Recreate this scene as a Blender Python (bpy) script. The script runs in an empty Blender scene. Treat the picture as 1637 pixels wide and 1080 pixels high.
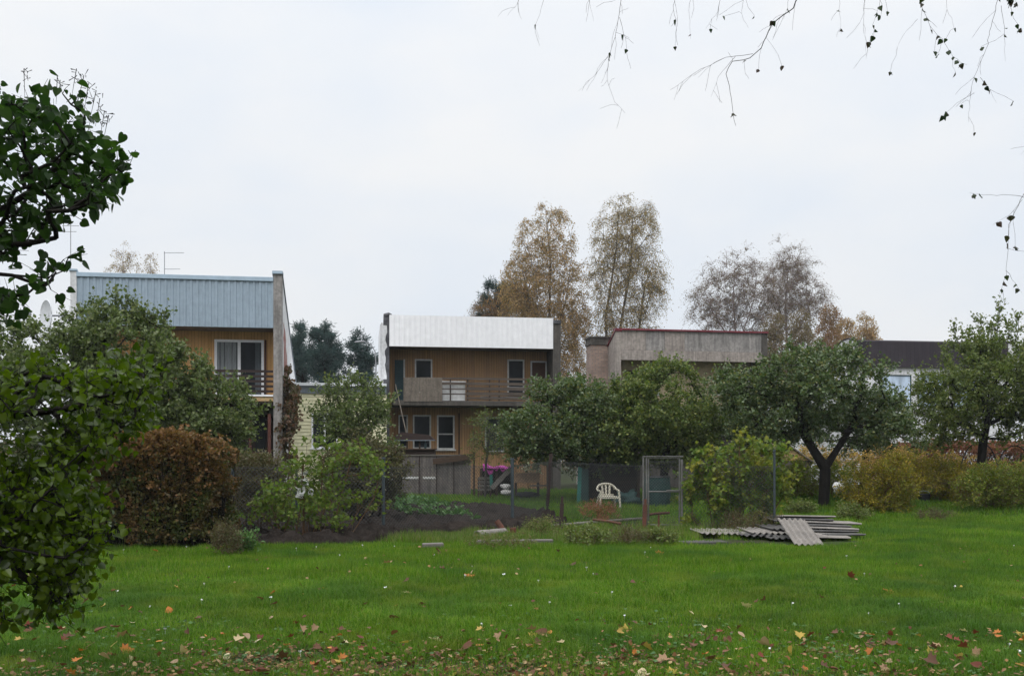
import bpy, math, random
import numpy as np
from mathutils import Vector
R = math.radians
rng = np.random.default_rng(7)
random.seed(7)
S = bpy.context.scene
C = S.collection

# ------------------------------------------------------------------ camera
FPX, CXP, HZ, EYE = 1592.0, 818.5, 735.0, 1.6      # focal length (px of a 1637 wide picture), centre, horizon row, eye height
cam = bpy.data.cameras.new('camera'); cam_o = bpy.data.objects.new('camera', cam); C.objects.link(cam_o)
cam.sensor_width = 36.0; cam.lens = 36.0 * FPX / 1637.0
cam.shift_y = (HZ - 540.0) / 1637.0
cam_o.location = (0, 0, EYE); cam_o.rotation_euler = (R(90), 0, 0)
cam.clip_start = 0.05; cam.clip_end = 3000
S.camera = cam_o
# ------------------------------------------------------------------ light
S.view_settings.view_transform = 'Standard'; S.view_settings.look = 'None'
S.view_settings.exposure = 0.0; S.view_settings.gamma = 1.0; S.view_settings.use_curve_mapping = False
SUN_EL, SUN_ROT = 52.0, 200.0
w = bpy.data.worlds.new('World'); S.world = w; w.use_nodes = True
nt = w.node_tree; nt.nodes.clear()
def N(nt, typ, **kw):
    n = nt.nodes.new(typ)
    for k, v in kw.items():
        if k.startswith('i_'):
            n.inputs[int(k[2:]) if k[2:].isdigit() else k[2:].replace('_', ' ')].default_value = v
        else: setattr(n, k, v)
    return n
def L(nt, a, b): nt.links.new(a, b)
sky = N(nt, 'ShaderNodeTexSky', sky_type='NISHITA', sun_disc=False, sun_elevation=R(SUN_EL), sun_rotation=R(SUN_ROT), air_density=1.0, dust_density=4.0)
tc = N(nt, 'ShaderNodeTexCoord'); sep = N(nt, 'ShaderNodeSeparateXYZ'); L(nt, tc.outputs['Generated'], sep.inputs[0])
mr = N(nt, 'ShaderNodeValToRGB')
cr = mr.color_ramp; cr.elements[0].position = 0.0; cr.elements[0].color = (.40, .41, .425, 1)
cr.elements[1].position = 1.0; cr.elements[1].color = (1.3, 1.3, 1.3, 1)
for p, v in ((.10, .425), (.42, .47), (.60, .86)):
    e = cr.elements.new(p); e.color = (v, v * 1.012, v * 1.025, 1)
L(nt, sep.outputs[2], mr.inputs[0])
mp = N(nt, 'ShaderNodeMapping'); mp.inputs['Scale'].default_value = (1.0, 1.0, 2.2); L(nt, tc.outputs['Generated'], mp.inputs[0])
nz = N(nt, 'ShaderNodeTexNoise'); nz.inputs['Scale'].default_value = 2.6; nz.inputs['Detail'].default_value = 5; nz.inputs['Roughness'].default_value = .5
L(nt, mp.outputs[0], nz.inputs[0])
cl = N(nt, 'ShaderNodeValToRGB'); cl.color_ramp.elements[0].position = .36; cl.color_ramp.elements[0].color = (.90, .955, 1.03, 1)
cl.color_ramp.elements[1].position = .62; cl.color_ramp.elements[1].color = (1.03, 1.03, 1.03, 1)
L(nt, nz.outputs[0], cl.inputs[0])
mul = N(nt, 'ShaderNodeMix', data_type='RGBA', blend_type='MULTIPLY'); mul.inputs[0].default_value = 1
L(nt, mr.outputs[0], mul.inputs[6]); L(nt, cl.outputs[0], mul.inputs[7])
sc_ = N(nt, 'ShaderNodeMix', data_type='RGBA', blend_type='MULTIPLY'); sc_.inputs[0].default_value = 1; sc_.inputs[7].default_value = (20.5, 20.5, 20.5, 1)
L(nt, mul.outputs[2], sc_.inputs[6])
mixs = N(nt, 'ShaderNodeMix', data_type='RGBA'); mixs.inputs[0].default_value = .93       # thick cloud over the clear sky
L(nt, sky.outputs[0], mixs.inputs[6]); L(nt, sc_.outputs[2], mixs.inputs[7])
bg = N(nt, 'ShaderNodeBackground'); bg.inputs[1].default_value = 0.1; L(nt, mixs.outputs[2], bg.inputs[0])
wo = N(nt, 'ShaderNodeOutputWorld'); L(nt, bg.outputs[0], wo.inputs[0])
sun = bpy.data.lights.new('sun', 'SUN'); sun_o = bpy.data.objects.new('sun', sun); C.objects.link(sun_o)
sun.energy = 1.15; sun.angle = R(35); sun.color = (1.0, .98, .95); sun_o.rotation_euler = (R(90 - SUN_EL), 0, R(-20))

HAZE = .00032
S.cycles.use_denoising = True
# ------------------------------------------------------------------ helpers: objects
def tag(o, label=None, cat=None, group=None, kind=None):
    for k, v in (('label', label), ('category', cat), ('group', group), ('kind', kind)):
        if v: o[k] = v
    return o
def empty(name, loc, rz=0, label=None, cat=None, group=None):
    o = bpy.data.objects.new(name, None); C.objects.link(o); o.location = loc; o.rotation_euler.z = rz
    o.empty_display_size = .2
    return tag(o, label, cat, group)
def link(name, me, mat, parent=None):
    o = bpy.data.objects.new(name, me); C.objects.link(o)
    if parent is not None: o.parent = parent
    for m in (mat if isinstance(mat, (list, tuple)) else [mat]): me.materials.append(m)
    return o
def npmesh(name, V, Fs, smooth=False):
    """V (n,3) array, Fs: list of (m,k) int arrays."""
    me = bpy.data.meshes.new(name)
    V = np.asarray(V, np.float32); me.vertices.add(len(V)); me.vertices.foreach_set('co', V.ravel())
    Fs = [np.asarray(f, np.int32) for f in Fs if len(f)]
    nl = sum(f.size for f in Fs); nf = sum(len(f) for f in Fs)
    me.loops.add(nl); me.polygons.add(nf)
    me.loops.foreach_set('vertex_index', np.concatenate([f.ravel() for f in Fs]))
    tot = np.concatenate([np.full(len(f), f.shape[1], np.int32) for f in Fs])
    st = np.zeros(nf, np.int32); st[1:] = np.cumsum(tot)[:-1]
    me.polygons.foreach_set('loop_start', st)
    try: me.polygons.foreach_set('loop_total', tot)
    except Exception: pass
    if smooth: me.polygons.foreach_set('use_smooth', np.ones(nf, bool))
    me.update(calc_edges=True); me.validate()
    return me
class MB:
    def __init__(s): s.v = []; s.f = []
    def add(s, vs, fs):
        b = len(s.v); s.v += [tuple(p) for p in vs]; s.f += [tuple(i + b for i in f) for f in fs]; return s
    def box(s, x0, y0, z0, x1, y1, z1):
        return s.add([(x0,y0,z0),(x1,y0,z0),(x1,y1,z0),(x0,y1,z0),(x0,y0,z1),(x1,y0,z1),(x1,y1,z1),(x0,y1,z1)],
                     [(0,3,2,1),(4,5,6,7),(0,1,5,4),(1,2,6,5),(2,3,7,6),(3,0,4,7)])
    def bar(s, a, b, wd, th, up=(0,0,1)):
        a = Vector(a); b = Vector(b); d = (b - a).normalized(); u = Vector(up)
        if abs(d.dot(u)) > .98: u = Vector((0, 1, 0))
        r = d.cross(u).normalized() * wd / 2; u = r.cross(d).normalized() * th / 2
        vs = [p + i * r + j * u for p in (a, b) for i, j in ((-1,-1),(1,-1),(1,1),(-1,1))]
        return s.add(vs, [(0,1,2,3),(7,6,5,4),(0,4,5,1),(1,5,6,2),(2,6,7,3),(3,7,4,0)])
    def tube(s, pts, rad, k=8, cap=True):
        pts = [Vector(p) for p in pts]; n = len(pts)
        if not isinstance(rad, (list, tuple)): rad = [rad] * n
        b = []; u = None
        for i, p in enumerate(pts):
            d = (pts[min(i+1, n-1)] - pts[max(i-1, 0)]).normalized()
            if u is None:
                u = d.cross(Vector((0,0,1)) if abs(d.z) < .9 else Vector((1,0,0))).normalized()
            else: u = (u - d * u.dot(d)).normalized()
            v = d.cross(u)
            b += [p + rad[i] * (math.cos(2*math.pi*j/k) * u + math.sin(2*math.pi*j/k) * v) for j in range(k)]
        fs = [(i*k+j, i*k+(j+1) % k, (i+1)*k+(j+1) % k, (i+1)*k+j) for i in range(n-1) for j in range(k)]
        if cap: fs += [tuple(range(k))[::-1], tuple(range((n-1)*k, n*k))]
        return s.add(b, fs)
    def prism(s, poly, axis, a, b):
        """poly of 2-D points extruded along axis ('x','y','z') from a to b."""
        def P(p, t): return {'x': (t, p[0], p[1]), 'y': (p[0], t, p[1]), 'z': (p[0], p[1], t)}[axis]
        n = len(poly)
        vs = [P(p, a) for p in poly] + [P(p, b) for p in poly]
        return s.add(vs, [tuple(range(n))[::-1], tuple(range(n, 2*n))] + [(i, (i+1) % n, n+(i+1) % n, n+i) for i in range(n)])
    def build(s, name, mat, parent=None, bevel=0, smooth=False):
        me = bpy.data.meshes.new(name); me.from_pydata(s.v, [], s.f); me.validate()
        import bmesh
        bm = bmesh.new(); bm.from_mesh(me); bmesh.ops.recalc_face_normals(bm, faces=bm.faces[:]); bm.to_mesh(me); bm.free()
        if smooth: me.polygons.foreach_set('use_smooth', np.ones(len(me.polygons), bool))
        o = link(name, me, mat, parent)
        if bevel:
            m = o.modifiers.new('bevel', 'BEVEL'); m.width = bevel; m.segments = 2; m.limit_method = 'ANGLE'
        return o

# ------------------------------------------------------------------ helpers: picture point -> place
def sstep(t): t = np.clip(t, 0, 1); return t * t * (3 - 2 * t)
def gz(x, y):
    x = np.asarray(x, float); y = np.asarray(y, float)
    return .40 * sstep((y - 22) / 16) + .025 * np.sin(x * .9 + 1) * np.cos(y * .7) * sstep((y - 3) / 5) + .02 * np.sin(x * .37 + y * .51)
def at(px, py, Y): return Vector(((px - CXP) / FPX * Y, Y, EYE + (HZ - py) / FPX * Y))
def gp(px, Y):
    x = (px - CXP) / FPX * Y; return Vector((x, Y, float(gz(x, Y))))
def ghit(px, py):
    Y = 20.0
    for _ in range(40):
        x = (px - CXP) / FPX * Y; Y = .5 * Y + .5 * (EYE - float(gz(x, Y))) * FPX / (py - HZ)
    return gp(px, Y)

# ------------------------------------------------------------------ materials
def newmat(name):
    m = bpy.data.materials.new(name); m.use_nodes = True; m.node_tree.nodes.clear(); return m, m.node_tree
def mixc(nt, fac, a, b, blend='MIX'):
    n = N(nt, 'ShaderNodeMix', data_type='RGBA', blend_type=blend)
    for s, v in ((0, fac), (6, a), (7, b)):
        if hasattr(v, 'is_linked'): L(nt, v, n.inputs[s])
        elif s == 0: n.inputs[0].default_value = v
        else: n.inputs[s].default_value = (*v[:3], 1)
    return n.outputs[2]
def ramp(nt, fac, stops):
    n = N(nt, 'ShaderNodeValToRGB'); e = n.color_ramp.elements
    while len(e) < len(stops): e.new(.5)
    for i, (p, c) in enumerate(stops):
        e[i].position = p; e[i].color = (*c, 1) if not isinstance(c, (int, float)) else (c, c, c, 1)
    L(nt, fac, n.inputs[0]); return n.outputs[0]
def noise(nt, vec, scale, detail=4, rough=.55, stretch=None):
    if stretch:
        mpn = N(nt, 'ShaderNodeMapping'); mpn.inputs['Scale'].default_value = stretch; L(nt, vec, mpn.inputs[0]); vec = mpn.outputs[0]
    n = N(nt, 'ShaderNodeTexNoise'); n.inputs['Scale'].default_value = scale; n.inputs['Detail'].default_value = detail; n.inputs['Roughness'].default_value = rough
    L(nt, vec, n.inputs[0]); return n.outputs[0]
def finish(nt, col, rough=.7, spec=.3, bump=None, bstr=.3, bdist=.02, metal=0):
    p = N(nt, 'ShaderNodeBsdfPrincipled'); p.inputs['Roughness'].default_value = rough; p.inputs['Specular IOR Level'].default_value = spec; p.inputs['Metallic'].default_value = metal
    if hasattr(col, 'is_linked'): L(nt, col, p.inputs[0])
    else: p.inputs[0].default_value = (*col, 1)
    if bump is not None:
        b = N(nt, 'ShaderNodeBump'); b.inputs['Strength'].default_value = bstr; b.inputs['Distance'].default_value = bdist; L(nt, bump, b.inputs['Height']); L(nt, b.outputs[0], p.inputs['Normal'])
    o = N(nt, 'ShaderNodeOutputMaterial'); L(nt, p.outputs[0], o.inputs[0]); return p
def mat(name, col, col2=None, scale=4, rough=.7, spec=.3, bump=.2, bdist=.01, stretch=None, streak=0, dirt=.35, metal=0):
    """weathered solid: two tones mixed by noise, fine grain, optional downward streaks."""
    m, nt = newmat(name)
    v = N(nt, 'ShaderNodeTexCoord').outputs['Object']
    if col2 is None: col2 = tuple(c * .72 for c in col)
    n1 = noise(nt, v, scale, 5, .6, stretch)
    c = mixc(nt, ramp(nt, n1, [(.35, 0.0), (.68, 1.0)]), col, col2)
    n2 = noise(nt, v, scale * 7, 3, .6, stretch)
    c = mixc(nt, 1.0, c, ramp(nt, n2, [(.25, 1 - dirt), (.7, 1.08)]), 'MULTIPLY')
    if streak:
        n3 = noise(nt, v, 5, 4, .6, (2.2, 2.2, .18))
        c = mixc(nt, 1.0, c, ramp(nt, n3, [(.35, 1 - streak), (.6, 1.0)]), 'MULTIPLY')
    finish(nt, c, rough, spec, n2, bump, bdist, metal); return m
def plank(name, col, col2, pitch, axis='X', rough=.75, gap=.06, dirt=.4, alongs=.25, weather=0.0):
    """boards side by side: each board its own tone, a dark joint, grain along the board."""
    m, nt = newmat(name)
    v = N(nt, 'ShaderNodeTexCoord').outputs['Object']
    sp = N(nt, 'ShaderNodeSeparateXYZ'); L(nt, v, sp.inputs[0])
    d = N(nt, 'ShaderNodeMath', operation='DIVIDE'); L(nt, sp.outputs[axis], d.inputs[0]); d.inputs[1].default_value = pitch
    fl = N(nt, 'ShaderNodeMath', operation='FLOOR'); L(nt, d.outputs[0], fl.inputs[0])
    fr = N(nt, 'ShaderNodeMath', operation='FRACT'); L(nt, d.outputs[0], fr.inputs[0])
    wn = N(nt, 'ShaderNodeTexWhiteNoise', noise_dimensions='1D'); L(nt, fl.outputs[0], wn.inputs['W'])
    st = {'X': (9, 9, alongs), 'Z': (alongs, alongs, 9)}[axis]
    n1 = noise(nt, v, 3, 5, .65, st)
    n2 = noise(nt, v, .9, 4, .6)
    c = mixc(nt, wn.outputs['Value'], col, col2)
    c = mixc(nt, 1, c, ramp(nt, n1, [(.25, 1 - dirt), (.7, 1.1)]), 'MULTIPLY')
    c = mixc(nt, 1, c, ramp(nt, n2, [(.3, .72), (.65, 1.05)]), 'MULTIPLY')
    if weather:
        sz = N(nt, 'ShaderNodeMath', operation='MULTIPLY'); L(nt, n2, sz.inputs[0]); sz.inputs[1].default_value = weather
        c = mixc(nt, sz.outputs[0], c, (.20, .175, .155))
    j = ramp(nt, fr.outputs[0], [(0, .25), (gap, 1.0), (1 - gap, 1.0), (1, .25)])
    c = mixc(nt, 1, c, j, 'MULTIPLY')
    finish(nt, c, rough, .2, j, .6, .008); return m
def leafmat(name, cols, rough=.45, spec=.4, trans=.3, patch=None, pscale=.8):
    """leaf: tone picked per leaf from cols, patches of other cols by place, light passing through."""
    m, nt = newmat(name)
    g = N(nt, 'ShaderNodeNewGeometry')
    k = len(cols)
    c = ramp(nt, g.outputs['Random Per Island'], [((i + .5) / k, q) for i, q in enumerate(cols)])
    if patch:
        v = N(nt, 'ShaderNodeTexCoord').outputs['Object']
        f = ramp(nt, noise(nt, v, pscale, 3, .6), [(.48, 0.0), (.62, 1.0)])
        k2 = len(patch)
        c2 = ramp(nt, g.outputs['Random Per Island'], [((i + .5) / k2, q) for i, q in enumerate(patch)])
        c = mixc(nt, f, c, c2)
    p = N(nt, 'ShaderNodeBsdfPrincipled'); L(nt, c, p.inputs[0]); p.inputs['Roughness'].default_value = rough; p.inputs['Specular IOR Level'].default_value = spec*.55
    t = N(nt, 'ShaderNodeBsdfTranslucent'); c3 = mixc(nt, 1, c, (1.5, 1.7, .9), 'MULTIPLY'); L(nt, c3, t.inputs[0])
    mx = N(nt, 'ShaderNodeMixShader'); mx.inputs[0].default_value = trans; L(nt, p.outputs[0], mx.inputs[1]); L(nt, t.outputs[0], mx.inputs[2])
    o = N(nt, 'ShaderNodeOutputMaterial'); L(nt, mx.outputs[0], o.inputs[0]); return m
def glassmat(name, col, rough=.06, spec=.09):
    m, nt = newmat(name)
    v = N(nt, 'ShaderNodeTexCoord').outputs['Object']
    n1 = noise(nt, v, 1.6, 3, .6, (1, 1, .5))
    c = mixc(nt, ramp(nt, n1, [(.35, 0.0), (.7, 1.0)]), col, tuple(q * 2.2 + .004 for q in col))
    finish(nt, c, rough, spec, noise(nt, v, 1.2, 1), .05, .02); return m

M = {}
M['concrete'] = mat('concrete', (.36, .335, .315), (.26, .245, .235), 1.6, .9, .15, .3, streak=.35)
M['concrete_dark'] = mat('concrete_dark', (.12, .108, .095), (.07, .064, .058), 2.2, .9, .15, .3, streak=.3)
M['concrete_warm'] = mat('concrete_warm', (.38, .335, .30), (.30, .26, .235), 1.2, .9, .15, .3, streak=.3)
M['plaster_white'] = mat('plaster_white', (.74, .74, .75), (.58, .58, .58), 1.5, .85, .2, .2, streak=.2, dirt=.2)
M['bitumen'] = mat('bitumen', (.055, .055, .06), (.14, .14, .15), 2.5, .85, .2, .4)
M['blue_steel'] = mat('blue_steel', (.30, .372, .44), (.272, .338, .40), .7, .45, .4, .05, dirt=.1, streak=.08)
M['blue_cap'] = mat('blue_cap', (.37, .47, .56), (.34, .43, .51), .8, .4, .4, .05, dirt=.1)
M['white_steel'] = mat('white_steel', (.81, .805, .815), (.78, .775, .79), .6, .45, .3, .03, dirt=.04, streak=.03)
M['ochre_planks'] = plank('ochre_planks', (.66, .38, .16), (.58, .33, .13), .11, gap=.07, dirt=.2)
M['brown_planks'] = plank('brown_planks', (.56, .30, .105), (.42, .215, .08), .10, gap=.09, dirt=.45, weather=.65)
M['soffit'] = mat('soffit', (.13, .10, .075), None, 3)
M['dark_wood_and_shade'] = mat('dark_wood_and_shade', (.040, .022, .018), (.026, .016, .014), 3, .6, .3, .2, stretch=(.4, 3, 6))
M['red_wood'] = mat('red_wood', (.12, .045, .032), (.08, .032, .025), 3, .7, .25, .2)
M['pale_wood'] = mat('pale_wood', (.55, .38, .20), (.45, .30, .15), 2, .7, .25, .2, stretch=(.3, 3, 6))
M['grey_wood'] = mat('grey_wood', (.17, .155, .14), (.10, .092, .08), 3, .85, .2, .4, stretch=(.4, 3, 5))
M['brown_wood'] = mat('brown_wood', (.085, .056, .038), (.05, .035, .026), 3, .8, .2, .4, stretch=(.5, 3, 5))
M['old_plank'] = mat('old_plank', (.11, .088, .072), (.075, .06, .05), 3, .85, .2, .4, stretch=(.5, 3, 5))
M['plywood'] = mat('plywood', (.20, .17, .14), (.145, .122, .10), 2.4, .8, .2, .2, streak=.3)
M['upvc'] = mat('upvc', (.80, .80, .82), (.74, .74, .76), 2, .4, .4, .03, dirt=.08)
M['old_white'] = mat('old_white', (.62, .62, .60), (.46, .45, .43), 5, .65, .3, .2)
M['glass'] = glassmat('glass', (.007, .009, .011))
M['glass_grey'] = glassmat('glass_grey', (.05, .058, .064), .12)
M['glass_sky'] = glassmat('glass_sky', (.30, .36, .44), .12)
M['curtain'] = mat('curtain', (.30, .32, .33), (.17, .185, .19), 6, .9, .1, .3, stretch=(5, 1, .3))
M['teal_door'] = mat('teal_door', (.045, .085, .095), None, 3)
M['blind'] = mat('blind', (.10, .05, .032), (.08, .04, .028), 3, .8)
M['yellow_siding'] = mat('yellow_siding', (.74, .70, .47), (.68, .64, .42), 1.0, .55, .3, .05, dirt=.12)
M['roof_sheet'] = mat('roof_sheet', (.74, .76, .78), (.62, .64, .66), 1.4, .5, .4, .05, dirt=.12)
M['gutter'] = mat('gutter', (.17, .20, .23), (.12, .14, .165), 2, .5, .4, .05)
M['asphalt_roof'] = mat('asphalt_roof', (.045, .045, .05), None, 4, .9)
M['dark_roof'] = plank('dark_roof', (.038, .030, .036), (.030, .024, .030), .2, gap=.05, dirt=.15, rough=.6)
M['red_metal'] = mat('red_metal', (.20, .028, .04), (.15, .024, .034), 2, .45, .4, .05)
M['rust'] = mat('rust', (.14, .055, .035), (.075, .04, .03), 6, .85, .2, .4)
M['slate'] = mat('slate', (.26, .235, .21), (.17, .155, .14), 2.5, .85, .25, .4, streak=0, dirt=.4)
M['slate_dark'] = mat('slate_dark', (.10, .094, .088), (.055, .054, .052), 2.5, .85, .2, .4)
M['post_steel'] = mat('post_steel', (.042, .058, .066), (.03, .04, .046), 5, .6, .35, .1)
M['gate_steel'] = mat('gate_steel', (.16, .16, .15), (.09, .085, .08), 6, .6, .35, .2)
M['wire'] = mat('wire', (.055, .058, .058), None, 8, .6, .3, 0)
M['antenna'] = mat('antenna', (.33, .34, .36), None, 5, .5, .3, 0)
M['dish'] = mat('dish', (.66, .67, .70), (.60, .61, .64), 2, .5, .3, .02, dirt=.1)
M['chair'] = mat('chair', (.44, .41, .33), (.36, .33, .26), 4, .5, .35, .05, dirt=.15)
M['teal'] = mat('teal', (.02, .16, .13), (.012, .10, .085), 4, .6)
M['dark_teal'] = mat('dark_teal', (.012, .045, .040), (.008, .028, .026), 3, .7)
M['dark_board'] = plank('dark_board', (.040, .026, .018), (.026, .018, .014), .13, 'Z', gap=.08)
M['pink'] = mat('pink', (.50, .075, .36), (.38, .05, .27), 7, .8, .2, .4)
M['white_bag'] = mat('white_bag', (.80, .80, .79), (.62, .62, .61), 9, .6, .3, .4, dirt=.15)
M['sack'] = mat('sack', (.52, .51, .49), (.38, .37, .36), 9, .8, .2, .4, dirt=.3)
M['tan_board'] = mat('tan_board', (.42, .27, .17), (.33, .21, .13), 2.5, .8)
M['black_plastic'] = mat('black_plastic', (.014, .016, .019), None, 6, .5)
M['fibre_panel'] = mat('fibre_panel', (.19, .165, .145), (.12, .108, .105), 2.2, .85, .2, .3, streak=.35)
M['bark'] = mat('bark', (.020, .017, .014), (.010, .009, .008), 9, .9, .1, .6, .03, stretch=(1, 1, .35))
M['bark_grey'] = mat('bark_grey', (.085, .075, .068), (.05, .044, .04), 6, .9, .15, .5, .02, stretch=(1, 1, .4))
M['bark_twig'] = mat('bark_twig', (.06, .05, .045), (.03, .025, .023), 4, .85, .2, .3)
M['bark_birch'] = mat('bark_birch', (.16, .14, .12), (.06, .05, .045), 3, .85, .2, .4, stretch=(1, 1, .5))
M['birch_white'] = mat('birch_white', (.55, .53, .50), (.10, .09, .085), 3, .8, .2, .4, stretch=(1, 1, 3))
M['twig_mauve'] = mat('twig_mauve', (.31, .245, .235), (.22, .17, .165), 3, .9, .05, 0)
M['cane'] = mat('cane', (.16, .09, .045), (.09, .055, .03), 8, .8)
# brick of chimney and bare wall patch
m, t_ = newmat('brick'); v_ = N(t_, 'ShaderNodeTexCoord').outputs['Object']
sp_ = N(t_, 'ShaderNodeSeparateXYZ'); L(t_, v_, sp_.inputs[0]); cb_ = N(t_, 'ShaderNodeCombineXYZ')
ad_ = N(t_, 'ShaderNodeMath', operation='ADD'); L(t_, sp_.outputs[0], ad_.inputs[0]); L(t_, sp_.outputs[1], ad_.inputs[1])
L(t_, ad_.outputs[0], cb_.inputs[0]); L(t_, sp_.outputs[2], cb_.inputs[1])
bt = N(t_, 'ShaderNodeTexBrick'); bt.inputs['Scale'].default_value = 1; bt.inputs['Brick Width'].default_value = .26; bt.inputs['Row Height'].default_value = .085; bt.inputs['Mortar Size'].default_value = .012
bt.inputs['Color1'].default_value = (.36, .25, .20, 1); bt.inputs['Color2'].default_value = (.27, .19, .155, 1); bt.inputs['Mortar'].default_value = (.20, .185, .17, 1)
L(t_, cb_.outputs[0], bt.inputs['Vector'])
finish(t_, mixc(t_, 1, bt.outputs[0], ramp(t_, noise(t_, v_, 3, 4), [(.3, .75), (.7, 1.1)]), 'MULTIPLY'), .9, .15, bt.outputs['Fac'], -.4, .01); M['brick'] = m
M['brick_red'] = mat('brick_red', (.26, .075, .06), (.40, .30, .28), 3.2, .9, .15, .4)

# ------------------------------------------------------------------ ground
m, t_ = newmat('ground'); v_ = N(t_, 'ShaderNodeTexCoord').outputs['Object']
c_ = mixc(t_, ramp(t_, noise(t_, v_, .9, 5), [(.4, 0.0), (.6, 1.0)]), (.032, .052, .012), (.036, .034, .018))
c_ = mixc(t_, 1, c_, ramp(t_, noise(t_, v_, 25, 4), [(.25, .5), (.75, 1.3)]), 'MULTIPLY')
finish(t_, c_, .95, .1, noise(t_, v_, 30, 4), .6, .03); M['ground'] = m
def axis_pts(lo, hi, fine0, fine1, step, n):
    return np.unique(np.concatenate([np.linspace(lo, fine0, n), np.arange(fine0, fine1, step), np.linspace(fine1, hi, n)]))
xs = axis_pts(-900, 900, -22, 26, .5, 10); ys = axis_pts(-200, 1500, 0, 48, .5, 10)
gx, gy = np.meshgrid(xs, ys); gzv = gz(gx, gy)
V = np.stack([gx.ravel(), gy.ravel(), gzv.ravel()], 1)
nx, ny = len(xs), len(ys); ii, jj = np.meshgrid(np.arange(nx-1), np.arange(ny-1)); b0 = (jj*nx+ii).ravel()
o = link('ground', npmesh('ground', V, [np.stack([b0, b0+1, b0+nx+1, b0+nx], 1)], True), M['ground']); tag(o, kind='structure')

def inpoly(x, y, poly):
    c = np.zeros(x.shape, bool); n = len(poly)
    for i in range(n):
        x0, y0 = poly[i]; x1, y1 = poly[(i+1) % n]
        with np.errstate(divide='ignore', invalid='ignore'):
            c ^= ((y0 > y) != (y1 > y)) & (x < (x1-x0)*(y-y0)/(y1-y0) + x0)
    return c
def vnoise(x, y, s, seed=0):
    r_ = np.random.default_rng(seed); G = r_.random((64, 64)); x = x*s; y = y*s
    xi = np.floor(x).astype(int); yi = np.floor(y).astype(int); fx = sstep(x-xi); fy = sstep(y-yi)
    g = lambda a, b: G[a % 64, b % 64]
    return (g(xi,yi)*(1-fx)+g(xi+1,yi)*fx)*(1-fy) + (g(xi,yi+1)*(1-fx)+g(xi+1,yi+1)*fx)*fy
bed = [tuple(ghit(px, py)[:2]) for px, py in ((335,868),(470,871),(590,869),(690,854),(800,851),(870,846),(905,838),(885,826),(805,813),(700,808),(610,815),(470,828),(330,845))]
bed_c = np.array(bed).mean(0)
# dug soil
m, t_ = newmat('soil'); v_ = N(t_, 'ShaderNodeTexCoord').outputs['Object']
c_ = mixc(t_, ramp(t_, noise(t_, v_, 2.5, 6, .7), [(.35, 0.0), (.65, 1.0)]), (.020, .016, .014), (.040, .032, .027))
c_ = mixc(t_, 1, c_, ramp(t_, noise(t_, v_, 22, 5, .7), [(.25, .45), (.75, 1.5)]), 'MULTIPLY')
finish(t_, c_, .92, .04, noise(t_, v_, 18, 5, .7), 1, .06); M['soil'] = m
bx0, by0 = np.min(bed, 0) - .3; bx1, by1 = np.max(bed, 0) + .3
xs = np.arange(bx0, bx1, .07); ys = np.arange(by0, by1, .09); gx, gy = np.meshgrid(xs, ys)
d = np.zeros_like(gx)
for s, a in ((1.6, .12), (3.7, .16), (8.5, .17)): d += a * vnoise(gx, gy, s, int(s*10))
ins = inpoly(gx, gy, bed)
shr = np.ones_like(gx)
gzv = gz(gx, gy) + np.where(ins, .0 + d*d*2.1, -.14)
V = np.stack([gx.ravel(), gy.ravel(), gzv.ravel()], 1); nx, ny = len(xs), len(ys)
ii, jj = np.meshgrid(np.arange(nx-1), np.arange(ny-1)); b0 = (jj*nx+ii).ravel(); F = np.stack([b0, b0+1, b0+nx+1, b0+nx], 1)
F = F[ins.ravel()[F].any(1)]
o = link('soil_bed', npmesh('soil_bed', V, [F]), M['soil']); tag(o, 'dug dark soil of the vegetable bed', kind='structure')

# ------------------------------------------------------------------ leaf and branch batches
def unit(a): return a / np.maximum(np.linalg.norm(a, axis=-1, keepdims=True), 1e-9)
def rdir(n, g=rng): return unit(g.normal(size=(n, 3)))
T_QUAD = (np.array([(0,0,0),(.34,.48,.10),(0,1,-.05),(-.34,.48,.10)], float), [(0,1,2),(0,2,3)])
T_NARROW = (np.array([(0,0,0),(.17,.45,.05),(0,1,-.08),(-.17,.45,.05)], float), [(0,1,2),(0,2,3)])
def half(pts, fold, bend):
    a = [(0, 0)] + pts + [(0, 1)]
    r_ = [(x, y, fold*x - bend*y*y) for x, y in a]; l_ = [(-x, y, fold*x - bend*y*y) for x, y in pts]
    n = len(r_); V = np.array(r_ + l_, float)
    return V, [tuple(range(n)), tuple([n-1] + list(range(n+len(l_)-1, n-1, -1)) + [0])]
T_HEART = half([(.14,-.09),(.32,-.06),(.45,.10),(.46,.30),(.36,.54),(.17,.80)], .22, .12)
T_BROAD = half([(.20,-.08),(.42,.06),(.50,.30),(.42,.56),(.22,.80)], .3, .35)
T_BIRCH = half([(.34,.10),(.44,.30),(.26,.62),(.10,.85)], .3, .3)
T_OVAL = half([(.16,.06),(.29,.28),(.30,.52),(.18,.80)], .25, .15)
T_LOBE = half([(.22,-.10),(.50,.02),(.40,.22),(.56,.50),(.30,.55),(.20,.78)], .18, .2)
T_MAPLE = half([(.10,-.02),(.34,-.10),(.28,.08),(.60,.22),(.40,.34),(.52,.62),(.26,.56),(.20,.70),(.12,.70)], .15, .15)
T_BLADE = (np.array([(-.5,0,0),(.5,0,0),(.32,.55,.0),(-.32,.55,0),(0,1,0)], float), [(0,1,2,3),(3,2,4)])
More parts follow.
